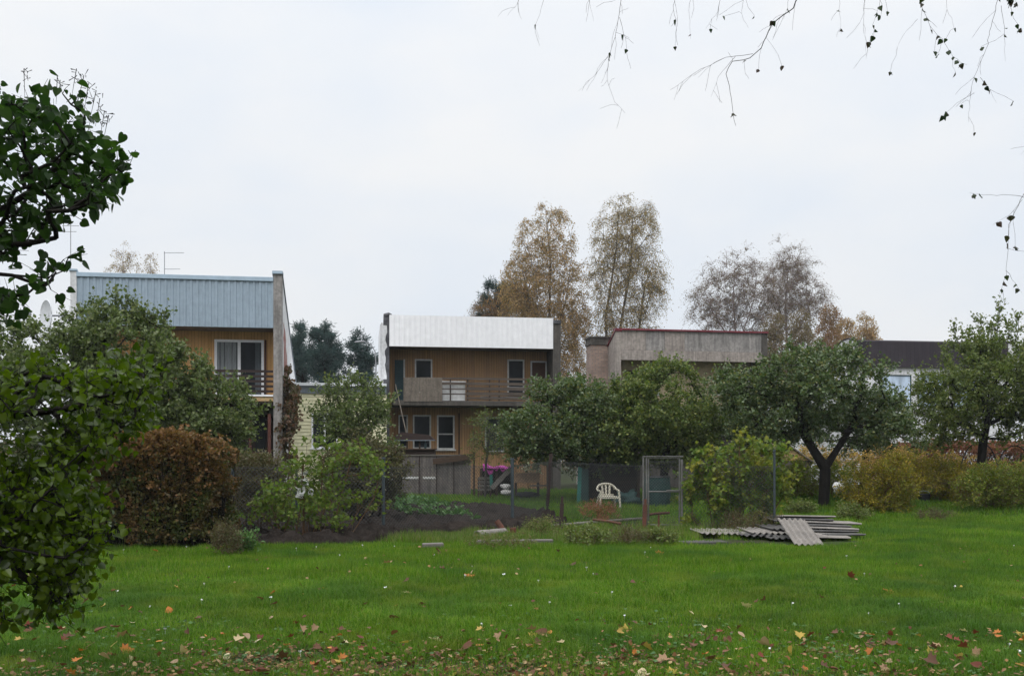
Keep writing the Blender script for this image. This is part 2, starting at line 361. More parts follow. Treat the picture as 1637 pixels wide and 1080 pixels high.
def leaf_geo(P, A, Nn, Sz, T, wid=1.0):
    """one leaf of template T at each point P with axis A, facing Nn, length Sz -> verts, face arrays"""
    tv, tf = T; A = unit(A); X = unit(np.cross(A, Nn)); Z = np.cross(X, A)
    n, k = len(P), len(tv); Sz = np.broadcast_to(np.asarray(Sz, float), (n,))
    V = P[:, None] + Sz[:, None, None] * (tv[None, :, 0:1]*wid*X[:, None] + tv[None, :, 1:2]*A[:, None] + tv[None, :, 2:3]*Z[:, None])
    off = (np.arange(n) * k)[:, None]
    by = {}
    for f in tf: by.setdefault(len(f), []).append(f)
    Fs = [np.concatenate([off + np.array(f)[None] for f in fs]) for fs in by.values()]
    return V.reshape(-1, 3), Fs
def tubes(p0, p1, r0, r1, k=4):
    d = unit(p1 - p0); ref = np.where(np.abs(d[:, 2:3]) < .9, np.array([[0,0,1.]]), np.array([[1.,0,0]]))
    u = unit(np.cross(d, ref)); v = np.cross(d, u); a = np.arange(k) * 2*math.pi/k
    ring = np.cos(a)[None, :, None]*u[:, None] + np.sin(a)[None, :, None]*v[:, None]
    n = len(p0)
    V = np.concatenate([p0[:, None] + r0[:, None, None]*ring, p1[:, None] + r1[:, None, None]*ring], 1).reshape(-1, 3)
    off = (np.arange(n)*2*k)[:, None]
    F = np.concatenate([off + np.array([j, (j+1) % k, k+(j+1) % k, k+j])[None] for j in range(k)])
    return V, F
class Batch:
    def __init__(s): s.V = []; s.F = {}; s.n = 0
    def add(s, V, Fs):
        for f in (Fs if isinstance(Fs, list) else [Fs]):
            if len(f): s.F.setdefault(f.shape[1], []).append(f + s.n)
        s.V.append(V); s.n += len(V); return s
    def build(s, name, mt, parent=None, smooth=False):
        return link(name, npmesh(name, np.concatenate(s.V), [np.concatenate(f) for f in s.F.values()], smooth), mt, parent)
def grow(stems, targets, bf=.35, up=0., jit=.06, sag=0., r_tip=.008, expo=.5, rmax=None, g=rng, arch=0., multi=True):
    """join every target to the nearest cheap point of the growing skeleton; returns edges p0,p1,r0,r1 and the end direction at each target."""
    P, par, pl = [], [], []
    for st in stems:
        prev = -1
        for i, p in enumerate(st):
            p = np.array(p, float)
            if i == 0 and P:                                        # a limb that starts on an earlier stem grows out of it
                dj = np.linalg.norm(np.array(P) - p, axis=1); j = int(np.argmin(dj))
                if multi and abs(p[2] - stems[0][0][2]) < .3: prev = -1      # a stem of its own from the ground
                else:
                    prev = j
                    if dj[j] < .25: continue
            P.append(p); par.append(prev); pl.append(pl[prev] + np.linalg.norm(p - P[prev]) if prev >= 0 else 0.); prev = len(P)-1
    targets = np.asarray(targets, float); nroot = len(P)
    d0 = np.min(np.linalg.norm(targets[:, None] - np.array(P)[None], axis=2), 1)
    tips, dirs = [], np.zeros_like(targets)
    for ti in np.argsort(d0):
        t = targets[ti]; Q = np.array(P); dd = np.linalg.norm(Q - t, axis=1)
        cost = dd + bf*np.array(pl) + up*np.maximum(0, Q[:, 2] - t[2] + .35*dd)
        j = int(np.argmin(cost)); a = P[j]; ln = dd[j]; n = 3 if ln > .6 else 2
        prev = j; bulge = g.normal(size=3)*jit*ln + np.array([0, 0, arch*ln])
        for q in range(1, n+1):
            u_ = q/n; p = a + (t - a)*u_ + bulge*math.sin(math.pi*u_)
            P.append(p); par.append(prev); pl.append(pl[prev] + ln/n); prev = len(P)-1
        dirs[ti] = P[-1] - P[-2]; tips.append(prev)
    cnt = np.zeros(len(P))
    for t in tips: cnt[t] += 1
    for i in range(len(P)-1, nroot-1, -1): cnt[par[i]] += cnt[i]
    for i in range(nroot-1, -1, -1):
        if par[i] >= 0: cnt[par[i]] += cnt[i]
    rad = r_tip*np.maximum(cnt, 1)**expo
    if rmax: rad = np.minimum(rad, rmax)
    P = np.array(P); e = [i for i in range(len(P)) if par[i] >= 0]; q = [par[i] for i in e]
    r0 = rad[q].copy()
    r0 = np.minimum(r0, rad[e]*1.35)                                # a side branch leaves thinner than the limb
    return (P[q], P[e], r0, rad[e]), unit(dirs)
def in_blobs(blobs, n, shell=.6, g=rng, ragged=.22):
    vol = np.array([b[3]*b[4]*b[5] for b in blobs])**.75; k = g.choice(len(blobs), n, p=vol/vol.sum())
    d = rdir(n, g); r = np.where(g.random(n) < shell, .75 + .25*g.random(n), g.random(n)**.5)
    r = r*(1 + ragged*g.random(n)**3 - .12*ragged)
    B = np.array(blobs)[k]
    return B[:, :3] + d*r[:, None]*B[:, 3:6], unit(d / B[:, 3:6])
def pblob(px, py, Y, rpx, rpy, ry):
    c = at(px, py, Y); return (c.x, c.y, c.z, rpx/FPX*Y, ry, rpy/FPX*Y)
def plant(name, label, cat, base, stems, blobs, n=200, twigs=5, lpt=9, ls=.07, tl=.4, T=T_QUAD, lm=None, wm=None, r_tip=.006, expo=.5, shell=.6,
          out=.6, upb=.3, droop=0., group=None, crown='crown', wood='trunk', bf=.35, up=0., tw_r=.004, seed=1, wid=1., segs=2, jit=.06, rmax=None, extra=None, lup=.5, arch=0., hang=0., spread=.04, ragged=.22, gaps=0.):
    """a woody plant: skeleton reaching n clump points in blobs, twigs round each, leaves along the twigs."""
    g = np.random.default_rng(seed); base = np.array(base, float)
    Pt, dn = in_blobs(blobs, n, shell, g, ragged)
    if extra is not None: Pt = np.concatenate([Pt, extra]); dn = np.concatenate([dn, np.tile([[0, 0, 1.]], (len(extra), 1))])
    keep = Pt[:, 2] > gz(Pt[:, 0], Pt[:, 1]) + .08
    if gaps: keep &= vnoise(Pt[:, 0]+Pt[:, 1]*.4+60, Pt[:, 2]+Pt[:, 1]*.3+60, 1.15, seed) > gaps
    Pt, dn = Pt[keep], dn[keep]
    edges, ed = grow(stems, Pt, bf, up, jit, 0, r_tip, expo, rmax, g, arch)
    root = empty(name, base, 0, label, cat, group)
    wb = Batch(); p0, p1, r0, r1 = edges
    big = r0 > .02
    if big.any(): wb.add(*tubes(p0[big]-base, p1[big]-base, r0[big], r1[big], 7))
    if (~big).any(): wb.add(*tubes(p0[~big]-base, p1[~big]-base, r0[~big], r1[~big], 4))
    k = len(Pt)*twigs; s = np.repeat(Pt, twigs, 0)
    d = unit(out*np.repeat(unit(dn + .4*ed), twigs, 0) + .8*rdir(k, g) + np.array([0, 0, upb]))
    ln = tl*(.5 + .8*g.random(k)); pts = [s]; dd = d
    for q in range(segs):
        dd = unit(dd + np.array([0, 0, -droop])*(q+.5) + .18*rdir(k, g)); pts.append(pts[-1] + dd*(ln/segs)[:, None])
        wb.add(*tubes(pts[-2]-base, pts[-1]-base, np.full(k, tw_r*(1-.3*q)), np.full(k, tw_r*(.8-.3*q)), 3))
    wb.build(wood, wm, root)
    m_ = k*lpt; 
    if m_:
        u_ = g.random((k, lpt))*segs; i0 = np.minimum(u_.astype(int), segs-1); fr = (u_-i0)[..., None]
        A = np.stack(pts, 1)                                          # k, segs+1, 3
        a0 = np.take_along_axis(A, i0[..., None].repeat(3, 2), 1); a1 = np.take_along_axis(A, (i0+1)[..., None].repeat(3, 2), 1)
        LP = (a0 + (a1-a0)*fr + g.normal(size=a0.shape)*spread).reshape(-1, 3)
        ax = unit(unit((a1-a0).reshape(-1, 3))*.5 + .9*rdir(m_, g) + np.array([0, 0, -hang]))
        nn = rdir(m_, g) + np.array([0, 0, lup])
        LS = ls*(.45 + .85*g.random(m_)**.8)
        lb = Batch(); lb.add(*leaf_geo(LP-base, ax, nn, LS, T, wid)); lb.build(crown, lm, root)
    return root

# leaf materials
def grassmat(name, cols, rough, spec, trans, patch, pscale):
    m = leafmat(name, cols, rough, spec, trans, patch, pscale); nt = m.node_tree       # third tone in smaller, drier patches
    v = N(nt, 'ShaderNodeTexCoord').outputs['Object']; p = [n for n in nt.nodes if n.type == 'BSDF_PRINCIPLED'][0]
    src = p.inputs[0].links[0].from_socket
    f = ramp(nt, noise(nt, v, 1.1, 4, .65), [(.52, 0.0), (.70, .75)])
    c = mixc(nt, f, src, (.16, .205, .022)); f2 = ramp(nt, noise(nt, v, .55, 4, .6, (1.0, 1.2, 1)), [(.30, .68), (.62, 1.10)])
    c = mixc(nt, 1, c, f2, 'MULTIPLY'); L(nt, c, p.inputs[0])
    t = [n for n in nt.nodes if n.type == 'BSDF_TRANSLUCENT'][0]; L(nt, mixc(nt, 1, c, (1.5, 1.7, .9), 'MULTIPLY'), t.inputs[0]); return m
M['leaf_apple'] = leafmat('leaf_apple', [(.044,.074,.024),(.066,.105,.032),(.14,.135,.036),(.056,.090,.028),(.10,.142,.052),(.050,.082,.026),(.15,.19,.105)], .36, .55, .28)
M['leaf_apple_light'] = leafmat('leaf_apple_light', [(.066,.100,.024),(.098,.135,.032),(.13,.165,.046),(.058,.09,.024),(.18,.19,.045)], .42, .4, .28)
M['leaf_pear'] = leafmat('leaf_pear', [(.070,.100,.030),(.098,.132,.040),(.13,.16,.062),(.058,.086,.026),(.15,.17,.065)], .42, .45, .28)
M['leaf_olive'] = leafmat('leaf_olive', [(.085,.115,.026),(.115,.148,.034),(.066,.098,.024),(.16,.17,.045),(.10,.135,.045)], .45, .35, .28)
M['leaf_lilac'] = leafmat('leaf_lilac', [(.014,.034,.008),(.020,.046,.009),(.030,.062,.010),(.016,.038,.009)], .35, .22, .42)
M['leaf_lime'] = leafmat('leaf_lime', [(.034,.060,.003),(.055,.090,.003),(.080,.118,.005),(.040,.068,.003),(.066,.102,.004)], .20, .55, .45, [(.018,.036,.003),(.032,.056,.003),(.050,.080,.005)], 1.5)
M['leaf_birch_gold'] = leafmat('leaf_birch_gold', [(.33,.19,.085),(.42,.27,.13),(.26,.165,.085),(.37,.25,.13),(.22,.17,.085)], .6, .2, .32)
M['leaf_birch_pale'] = leafmat('leaf_birch_pale', [(.32,.21,.10),(.36,.25,.125),(.26,.19,.10),(.24,.20,.085)], .6, .2, .34)
M['leaf_rust'] = leafmat('leaf_rust', [(.20,.10,.045),(.26,.14,.06),(.15,.085,.045),(.20,.13,.05)], .6, .25, .3)
M['leaf_browngrn'] = leafmat('leaf_browngrn', [(.13,.10,.055),(.17,.125,.065),(.11,.09,.055),(.19,.14,.07)], .6, .25, .3)
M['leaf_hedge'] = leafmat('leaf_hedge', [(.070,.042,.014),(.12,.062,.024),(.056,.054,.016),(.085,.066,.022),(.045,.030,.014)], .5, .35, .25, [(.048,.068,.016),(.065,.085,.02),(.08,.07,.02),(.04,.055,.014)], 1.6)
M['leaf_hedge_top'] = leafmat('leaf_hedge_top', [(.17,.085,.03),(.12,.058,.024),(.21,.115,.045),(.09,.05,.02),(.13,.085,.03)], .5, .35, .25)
M['leaf_currant'] = leafmat('leaf_currant', [(.080,.135,.024),(.115,.175,.030),(.060,.105,.020),(.10,.145,.036),(.17,.19,.032)], .42, .3, .34, [(.20,.19,.025),(.25,.22,.035),(.14,.17,.025)], 1.6)
M['leaf_rasp'] = leafmat('leaf_rasp', [(.075,.125,.018),(.12,.17,.026),(.055,.095,.016),(.16,.19,.035),(.09,.135,.03)], .45, .3, .36)
M['leaf_yellow'] = leafmat('leaf_yellow', [(.22,.18,.016),(.16,.155,.018),(.32,.22,.024),(.12,.135,.018),(.19,.16,.02)], .45, .2, .3, [(.13,.15,.018),(.10,.12,.018),(.18,.155,.018)], 1.2)
M['leaf_yellowgreen'] = leafmat('leaf_yellowgreen', [(.095,.135,.018),(.14,.165,.020),(.07,.11,.016),(.19,.18,.022),(.11,.14,.03)], .45, .2, .3)
M['leaf_peach'] = leafmat('leaf_peach', [(.40,.25,.06),(.48,.27,.13),(.28,.20,.05),(.18,.17,.05),(.45,.31,.09)], .5, .3, .3)
M['leaf_redbrown'] = leafmat('leaf_redbrown', [(.22,.085,.055),(.17,.07,.045),(.28,.12,.08),(.15,.085,.05)], .5, .3, .3)
M['leaf_dkbrown'] = leafmat('leaf_dkbrown', [(.085,.080,.036),(.062,.066,.030),(.115,.10,.046),(.07,.056,.034)], .55, .3, .25)
M['leaf_vine'] = leafmat('leaf_vine', [(.12,.07,.045),(.08,.06,.035),(.055,.06,.025),(.16,.08,.05)], .5, .3, .25)
M['needles'] = leafmat('needles', [(.046,.082,.080),(.034,.066,.066),(.060,.098,.094)], .6, .15, .12)  # lightened and blued: distance haze put into the needle colour
M['leaf_veg'] = leafmat('leaf_veg', [(.055,.125,.035),(.08,.16,.045),(.045,.10,.03),(.10,.18,.055)], .5, .3, .25)
M['grass'] = grassmat('grass', [(.034,.090,.004),(.082,.185,.006),(.060,.150,.005),(.116,.222,.012),(.18,.225,.04)], .45, .17, .34, [(.028,.074,.008),(.060,.134,.015),(.082,.162,.025),(.044,.105,.010)], .33)
M['grass_rough'] = leafmat('grass_rough', [(.08,.125,.022),(.12,.15,.04),(.065,.115,.018),(.15,.16,.055),(.17,.155,.07)], .55, .2, .25)

# ------------------------------------------------------------------ houses
class Front:
    """a house: root at the front left foot; lo(px, py, d) is the house's own (x, z) d metres behind its front plane."""
    def __init__(s, name, label, px0, Y0, deg, z0, cat='house', group=None):
        s.a = R(deg); X0 = (px0 - CXP)/FPX*Y0; s.R = np.array([X0, Y0, z0])
        s.n = np.array([-math.sin(s.a), math.cos(s.a)]); s.t = np.array([math.cos(s.a), math.sin(s.a)])
        s.o = empty(name, s.R, s.a, label, cat, group)
    def lo(s, px, py, d=0.):
        D = np.array([(px-CXP)/FPX, 1.0]); O = -s.R[:2]
        t = (d - O @ s.n) / (D @ s.n); p = O + t*D
        return float(p @ s.t), float(EYE + t*(HZ-py)/FPX - s.R[2])
    def rect(s, px0, py0, px1, py1, d=0.):
        x0, _ = s.lo(px0, py0, d); x1, _ = s.lo(px1, py0, d); pm = (px0+px1)/2
        return x0, s.lo(pm, py1, d)[1], x1, s.lo(pm, py0, d)[1]
    def box(s, name, mt, px0, py0, px1, py1, d0, d1, parent=None, bevel=0, mb=None, **kw):
        x0, z0, x1, z1 = s.rect(px0, py0, px1, py1, d0)
        b = (mb or MB()).box(x0, d0, z0, x1, d1, z1)
        return b if mb is not None else b.build(name, mt, parent or s.o, bevel)
def ribs(x0, x1, z0, z1, y, pitch=.2, dep=.022):
    b = MB(); x = x0
    while x < x1 - .02:
        q = [(x, y), (x+pitch*.45, y), (x+pitch*.56, y-dep), (x+pitch*.89, y-dep), (x+pitch, y)]
        for (a, ya), (c, yc) in zip(q[:-1], q[1:]):
            a_, c_ = min(a, x1), min(c, x1)
            if c_ > a_: b.add([(a_, ya, z0), (c_, yc, z0), (c_, yc, z1), (a_, ya, z1)], [(0,1,2,3)])
        x += pitch
    b.box(x0, y+.003, z0+.01, x1, y+.09, z1-.004)
    return b
def side_wall(F, name, mt, x0, x1, ztop, zback, depth, d0=0., zb=-.4, zmid=None):
    poly = [(d0, zb), (d0, ztop), (depth, zback), (depth, zb)]
    if zmid: poly.insert(2, zmid)
    return MB().prism(poly, 'x', x0, x1).build(name, mt, F.o)
def window(F, px0, py0, px1, py1, d, fm, pm, bars=(), fw=.07, curtain=None, name='window', sill=None, cross=()):
    x0, z0, x1, z1 = F.rect(px0, py0, px1, py1, d)
    f = MB(); p = .05
    f.box(x0, d-p, z0, x0+fw, d+.02, z1); f.box(x1-fw, d-p, z0, x1, d+.02, z1)
    f.box(x0+fw, d-p+.002, z1-fw, x1-fw, d+.02, z1); f.box(x0+fw, d-p+.002, z0, x1-fw, d+.02, z0+fw)
    for u in bars: xm = x0+(x1-x0)*u; f.box(xm-fw*.55, d-p+.004, z0+fw, xm+fw*.55, d+.018, z1-fw)
    for u in cross: zm = z0+(z1-z0)*u; f.box(x0+fw, d-p+.005, zm-fw*.4, x1-fw, d+.017, zm+fw*.4)
    fo = f.build('window_frame', M[fm], F.o)
    MB().box(x0+fw*.9, d-.020, z0+fw*.9, x1-fw*.9, d-.008, z1-fw*.9).build('pane', M[pm], fo)
    if curtain:
        for (u0, u1, w0) in curtain:
            a, b = x0+fw+(x1-x0-2*fw)*u0, x0+fw+(x1-x0-2*fw)*u1
            c = MB(); n = 14; pts = [(a+(b-a)*i/n, d-.0225-.004*math.sin(i*2.3)) for i in range(n+1)]
            for (xa, ya), (xb, yb) in zip(pts[:-1], pts[1:]):
                c.add([(xa, ya, z0+fw+.02), (xb, yb, z0+fw+.02), (xb, yb, z1-fw-.005), (xa, ya, z1-fw-.005)], [(0,1,2,3)])
            c.build('curtain', M[w0], fo)
    if sill: MB().box(x0-.05, d-.12, z0-.05, x1+.05, d, z0-.003).build('sill', M[sill], fo)
    return fo
DEP = 7.0
def shell(F, x0, x1, zt, zbk, dwall, lower_mat, upper_mat, zslab, dlow=None):
    """recessed front wall in two storeys, back wall, sloped roof."""
    dl = dlow if dlow is not None else dwall
    MB().box(x0, dwall, zslab, x1, dwall+.25, zt-.15).build('upper_wall', upper_mat, F.o)
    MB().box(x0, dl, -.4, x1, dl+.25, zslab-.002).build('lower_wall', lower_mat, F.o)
    MB().box(x0, DEP-.3, -.4, x1, DEP-.02, zbk-.12).build('rear_wall', M['concrete'], F.o)
    th = .18
    MB().prism([(.16, zt-.10), (DEP-.01, zbk-.08), (DEP-.01, zbk-.08-th), (.16, zt-.10-th)], 'x', x0+.004, x1-.004).build('roof', M['asphalt_roof'], F.o)

# ---- house with blue-grey metal fascia, left
H = Front('terraced_house', 'ochre wood house with grey-blue ribbed metal fascia behind the brown hedge', 113, 32.0, 8.5, .22, group='flat-fronted houses in the row')
xl0, xl1 = H.lo(113, 500)[0], H.lo(122.5, 500)[0]; xr0, xr1 = H.lo(437, 500)[0], H.lo(450.5, 500)[0]
zt = H.lo(118, 433)[1]; ztr = H.lo(443, 437)[1]; zbk = zt - 3.1
side_wall(H, 'party_wall', M['plaster_white'], xl0, xl1, zt, zbk, DEP)
side_wall(H, 'party_wall', M['plaster_white'], xr0+.004, xr1, ztr, zbk, DEP, d0=.3)
MB().box(xr0, -.02, -.4, xr1+.01, .299, ztr).build('pillar', M['concrete'], H.o, .012)
MB().box(xl0-.01, -.02, -.4, xl1+.004, .3, zt-.002).build('pillar', M['plaster_white'], H.o, .012)
for a, b, z in ((xl0, xl1, zt), (xr0, xr1, ztr)):
    MB().prism([(-.06, z+.004), (DEP, zbk+.03), (DEP, zbk+.07), (-.06, z+.06)], 'x', a-.035, b+.035).build('wall_cap', M['blue_cap'] if a < 1 else M['gutter'], H.o)
MB().box(xr0-.03, -.09, ztr-.02, xr1+.03, .33, ztr+.075).build('pillar_cap', M['blue_cap'], H.o)
zf0 = H.lo(280, 521)[1]; zf1 = H.lo(280, 446)[1]; zc = H.lo(280, 439)[1]
ribs(xl1+.003, xr0-.003, zf0, zf1, .02, .2, .025).build('fascia', M['blue_steel'], H.o)
MB().box(xl1+.002, -.05, zf1+.002, xr0-.002, .25, zc).build('fascia_cap', M['blue_cap'], H.o, .008)
MB().box(xl1+.002, .115, zf0+.02, xr0-.002, 1.3, zf0+.16).build('soffit', M['soffit'], H.o)
zs = H.lo(400, 640, 0)[1]
shell(H, xl1+.002, xr0-.002, zc, zbk, 1.35, M['dark_wood_and_shade'], M['ochre_planks'], zs)  # lower wall: shade under the balcony is put into its dark colour
MB().box(xl1+.005, .02, zs-.02, xr0-.004, 1.345, zs+.14).build('balcony_slab', M['pale_wood'], H.o, .01)
MB().box(xl1+.004, -.02, zs+.144, xr0-.006, 1.344, zs+.2).build('slab_edge', M['upvc'], H.o)
window(H, 343, 543, 422, 640, 1.35, 'upvc', 'glass', bars=(.5,), fw=.085, curtain=[(.0, .47, 'curtain'), (.86, .99, 'glass_grey')], name='window')
H.box('window_trim', M['red_wood'], 423, 543, 426, 640, 1.32, 1.345)
rl = empty('railing', (0, 0, 0)); rl.parent = H.o
zr = [H.lo(400, p, 0)[1] for p in (593, 601, 609, 617, 625)]; xa = H.lo(150, 600, 0)[0]
for i, z in enumerate(zr): MB().box(xa, -.01, z-.04, xr0-.008, .02, z+.04).build('rail', M['dark_wood_and_shade'], rl)
for px in (200, 260, 320, 352, 386, 423):
    x = H.lo(px, 600)[0]; MB().box(x-.025, .022, zs+.2, x+.025, .06, zr[0]+.05).build('post', M['dark_wood_and_shade'], rl)
# brick showing where the render has come off the gable
g_ = np.random.default_rng(3); pts = []
for u in np.linspace(0, 1, 14): pts.append((.55+.25*g_.random()+.3*u, 2.6+3.4*(1-u)+.1*g_.random()))
for u in np.linspace(0, 1, 14): pts.append((1.15+.5*math.sin(math.pi*u)+.9*u*g_.random()*.6+.8*(1-abs(2*u-1)), 2.6+3.2*u))
MB().prism([(a, b) for a, b in pts], 'x', xr1-.01, xr1+.006).build('brick_patch', M['brick_red'], H.o)
# porch: awning, posts, dark door, lattice rail
x0, z0, x1, z1 = H.rect(395, 661, 436, 644, .0)
b = MB(); n = 40; L_ = x1-.01-x0
for i in range(n):
    u0, u1 = i/n, (i+1)/n; zz = [.035*math.sin(2*math.pi*u*7) for u in (u0, u1)]
    b.add([(x0+L_*u0, -.25, z0+zz[0]), (x0+L_*u1, -.25, z0+zz[1]), (x0+L_*u1, 1.3, z1+zz[1]), (x0+L_*u0, 1.3, z1+zz[0])], [(0,1,2,3)])
    b.add([(x0+L_*u0, -.25, z0+zz[0]-.012), (x0+L_*u1, -.25, z0+zz[1]-.012), (x0+L_*u1, -.25, z0+zz[1]), (x0+L_*u0, -.25, z0+zz[0])], [(0,1,2,3)])
b.build('awning', M['slate'], H.o)
H.box('porch_post', M['red_wood'], 428, 661, 433, 770, -.05, .06)
H.box('porch_post', M['red_wood'], 398, 661, 402, 770, -.05, .06)
lt = MB(); xa, za, xb, zb = H.rect(380, 738, 428, 708, .0)
lt.box(xa, -.045, zb-.1, xb-.003, .045, zb)
for i in range(12):
    q = xa + (xb-xa)*i/11
    lt.bar((q-.25, .01, za-.3), (min(q+.3, xb), .01, zb-.12), .03, .02)
lt.build('porch_rail', M['red_wood'], H.o)
H.box('door', M['black_plastic'], 408, 668, 424, 790, 1.3, 1.34)
# aerials on the house
def aerial(name, label, pos, h, arms, r=.012):
    b = MB().tube([(0,0,0), (0,0,h)], r, 6); o = empty(name, pos, 0, label, 'antenna', 'aerials on the roofs'); b.build('mast', M['antenna'], o)
    for (z, x0, x1) in arms: MB().tube([(x0,0,z), (x1,0,z)], r*.8, 5).build('arm', M['antenna'], o)
    return o
s_ = 33/FPX
aerial('roof_antenna', 'thin antenna with two sideways arms above the grey-blue fascia', at(263, 470, 33), 68*s_, [(66*s_, -.02, 31*s_), (40*s_, -.02, 25*s_)])
aerial('roof_antenna', 'tall thin antenna mast at the left end of the grey-blue fascia', at(113, 438, 32.15), 78*s_, [(75*s_, -13*s_, 13*s_), (66*s_, -8*s_, 9*s_)])
# satellite dish
c = at(73, 504, 31.6); o = empty('satellite_dish', c, R(-42), 'white satellite dish beside the left end of the grey-blue fascia', 'satellite dish')
b = MB(); k, rr = 28, (.42, .48)
rings = [[(rr[0]*q*math.cos(2*math.pi*j/k), -.10*(1-q*q)*-1-.0, rr[1]*q*math.sin(2*math.pi*j/k)) for j in range(k)] for q in (.02, .4, .7, .9, 1.0)]
for off in (0, .02):
    b.add([(x, y+off, z) for r_ in rings for x, y, z in r_], [(i*k+j, i*k+(j+1) % k, (i+1)*k+(j+1) % k, (i+1)*k+j) for i in range(4) for j in range(k)])
b.tube([(rr[0]*math.cos(2*math.pi*j/k), .01, rr[1]*math.sin(2*math.pi*j/k)) for j in range(k+1)], .016, 5)
b.build('reflector', M['dish'], o, smooth=True)
MB().tube([(0,.02,-.45), (0,-.35,-.25), (0,-.5,-.02)], .014, 6).box(-.05,-.56,-.05,.05,-.46,.05).build('feed_arm', M['antenna'], o)
MB().tube([(0,.10,0), (.30,.32,0), (.52,.5,-.05)], .03, 6).tube([(0,.12,.15), (0,.12,-.9)], .03, 6).build('bracket', M['antenna'], o)

# ---- low yellow annexe between the houses
A = Front('house_annexe', 'low pale yellow clapboard annexe with flat white roof between two houses', 452, 36.6, 8.5, .34, 'annexe')
xa, xb = A.lo(452, 650)[0], A.lo(618, 650)[0]; z1 = A.lo(540, 629)[1]; zr0 = A.lo(540, 617)[1]; zr1 = A.lo(540, 612.5)[1]
MB().box(xa, .03, -.4, xb, 4.5, z1).build('wall', M['yellow_siding'], A.o)
b = MB(); z = -.3; 
while z < z1-.02:
    zt_ = min(z+.13, z1-.004); b.add([(xa, -.004, z), (xb, -.004, z), (xb, .024, zt_), (xa, .024, zt_), (xa, .026, z), (xb, .026, z)], [(0,1,2,3), (0,4,5,1)]); z += .13
b.build('cladding', M['yellow_siding'], A.o)
MB().box(xa, -.06, z1+.003, xb, 4.6, zr0-.003).build('gutter', M['gutter'], A.o)
MB().prism([(-.16, zr0), (4.7, zr0+.30), (4.7, zr0+.36), (-.16, zr1)], 'x', xa, xb).build('roof', M['roof_sheet'], A.o)
window(A, 498, 660, 540, 716, .0, 'upvc', 'glass', bars=(.5,), fw=.06, sill='upvc')

# ---- middle house, white fascia, planks
H = Front('terraced_house', 'weathered brown plank house with plain white metal fascia and balcony', 608, 38.4, 8.5, .40, group='flat-fronted houses in the row')
x0 = H.lo(613, 550)[0]; x1 = H.lo(622.5, 550)[0]; x2 = H.lo(884, 550)[0]; x3 = H.lo(896.5, 550)[0]
zt = H.lo(753, 506)[1]; zf = H.lo(753, 555.5)[1]; zbk = zt-3.1
side_wall(H, 'party_wall', M['bitumen'], x0, x1-.004, H.lo(617, 503)[1], zbk, DEP, d0=-.03)
MB().prism([(x0-.13, -.4), (x0-.13, H.lo(610, 519)[1]), (x0-.07, H.lo(610, 515)[1]), (x0-.004, H.lo(612, 517)[1]), (x0-.004, -.4)], 'y', .02, 4).build('plaster_edge', M['plaster_white'], H.o)
g_ = np.random.default_rng(5); pts = []
for py in np.linspace(520, 606, 16): pts.append((H.lo(611.5, py)[0]-.02, H.lo(612, py)[1]))
for py in np.linspace(606, 520, 16): pts.append((H.lo(615+4*g_.random(), py)[0], H.lo(612, py)[1]))
MB().prism(pts, 'y', -.05, -.034).build('plaster_patch', M['plaster_white'], H.o)
for z_ in (H.lo(612, 504)[1],):
    MB().tube([(x0+.02, -.02, z_), (x0+.2, -.02, z_+.05), (x1+.05, .1, z_+.02)], .07, 7).build('wall_cap', M['bitumen'], H.o)
side_wall(H, 'party_wall', M['concrete_dark'], x2+.002, x3, H.lo(890, 514)[1], zbk, DEP)
MB().box(x2+.003, -.04, H.lo(890, 517)[1], x3+.02, .3, H.lo(890, 511.5)[1]).build('wall_cap', M['bitumen'], H.o)
ribs(x1-.003, x2-.005, zf, zt, -.06, .2, .011).build('fascia', M['white_steel'], H.o)
MB().box(x1, .04, zf+.03, x2-.004, 1.35, zf+.2).build('soffit', M['soffit'], H.o)
zs0, zs1 = H.lo(760, 648.5)[1], H.lo(760, 640.5)[1]
shell(H, x1, x2, zt, zbk, 1.4, M['brown_planks'], M['brown_planks'], zs0+.02)
MB().box(x1+.12, -.06, zs0, x2-.01, 1.395, zs1).build('balcony_slab', M['concrete_dark'], H.o, .012)
window(H, 663, 574, 691, 628, 1.4, 'old_white', 'glass', fw=.06)
window(H, 811, 574.5, 838, 632, 1.4, 'old_white', 'glass', fw=.06, cross=(.22,))
window(H, 848, 577, 874, 632, 1.4, 'old_white', 'blind', fw=.06)
dr = H.box('door', M['teal_door'], 631, 575, 647, 640, 1.34, 1.38)
H.box('door_frame', M['old_white'], 645, 574, 647.5, 640, 1.325, 1.339, dr)
pv = empty('railing', (0, 0, 0)); pv.parent = H.o
for p0, p1, dd in ((645, 671, 0), (671.4, 707, .003)): H.box('panel', M['plywood'], p0, 603, p1, 641.5, -.085-dd, -.065, pv)
for i, (py, hh) in enumerate(((605.5, 1.6), (613.5, 2.2), (621.5, 2.6), (629.5, 2.6), (636.5, 1.8))):
    H.box('rail', M['old_plank'], 706.6 if i < 2 else 745, py-hh, 883, py+hh, -.045, -.005, pv)
for py in (613.5, 621.5, 629.5): H.box('slat', M['old_plank'], 706.8, py-1.0, 744.6, py+1.0, -.04, -.01, pv)
for px in (720, 748, 783, 798, 845): H.box('post', M['dark_wood_and_shade'], px-1, 604, px+1, 642, -.003, .04, pv)
window(H, 637, 663, 652, 715, 1.4, 'old_white', 'glass', fw=.055)
window(H, 660, 663, 689, 717, 1.4, 'old_white', 'glass', fw=.06)
window(H, 698.5, 663.5, 726.5, 718, 1.4, 'old_white', 'glass', fw=.06, sill='old_white', cross=(.45,))
window(H, 775, 666, 806, 722, 1.4, 'old_white', 'glass_grey', fw=.06)
H.box('batten', M['brown_wood'], 733, 660, 735, 740, 1.35, 1.397)
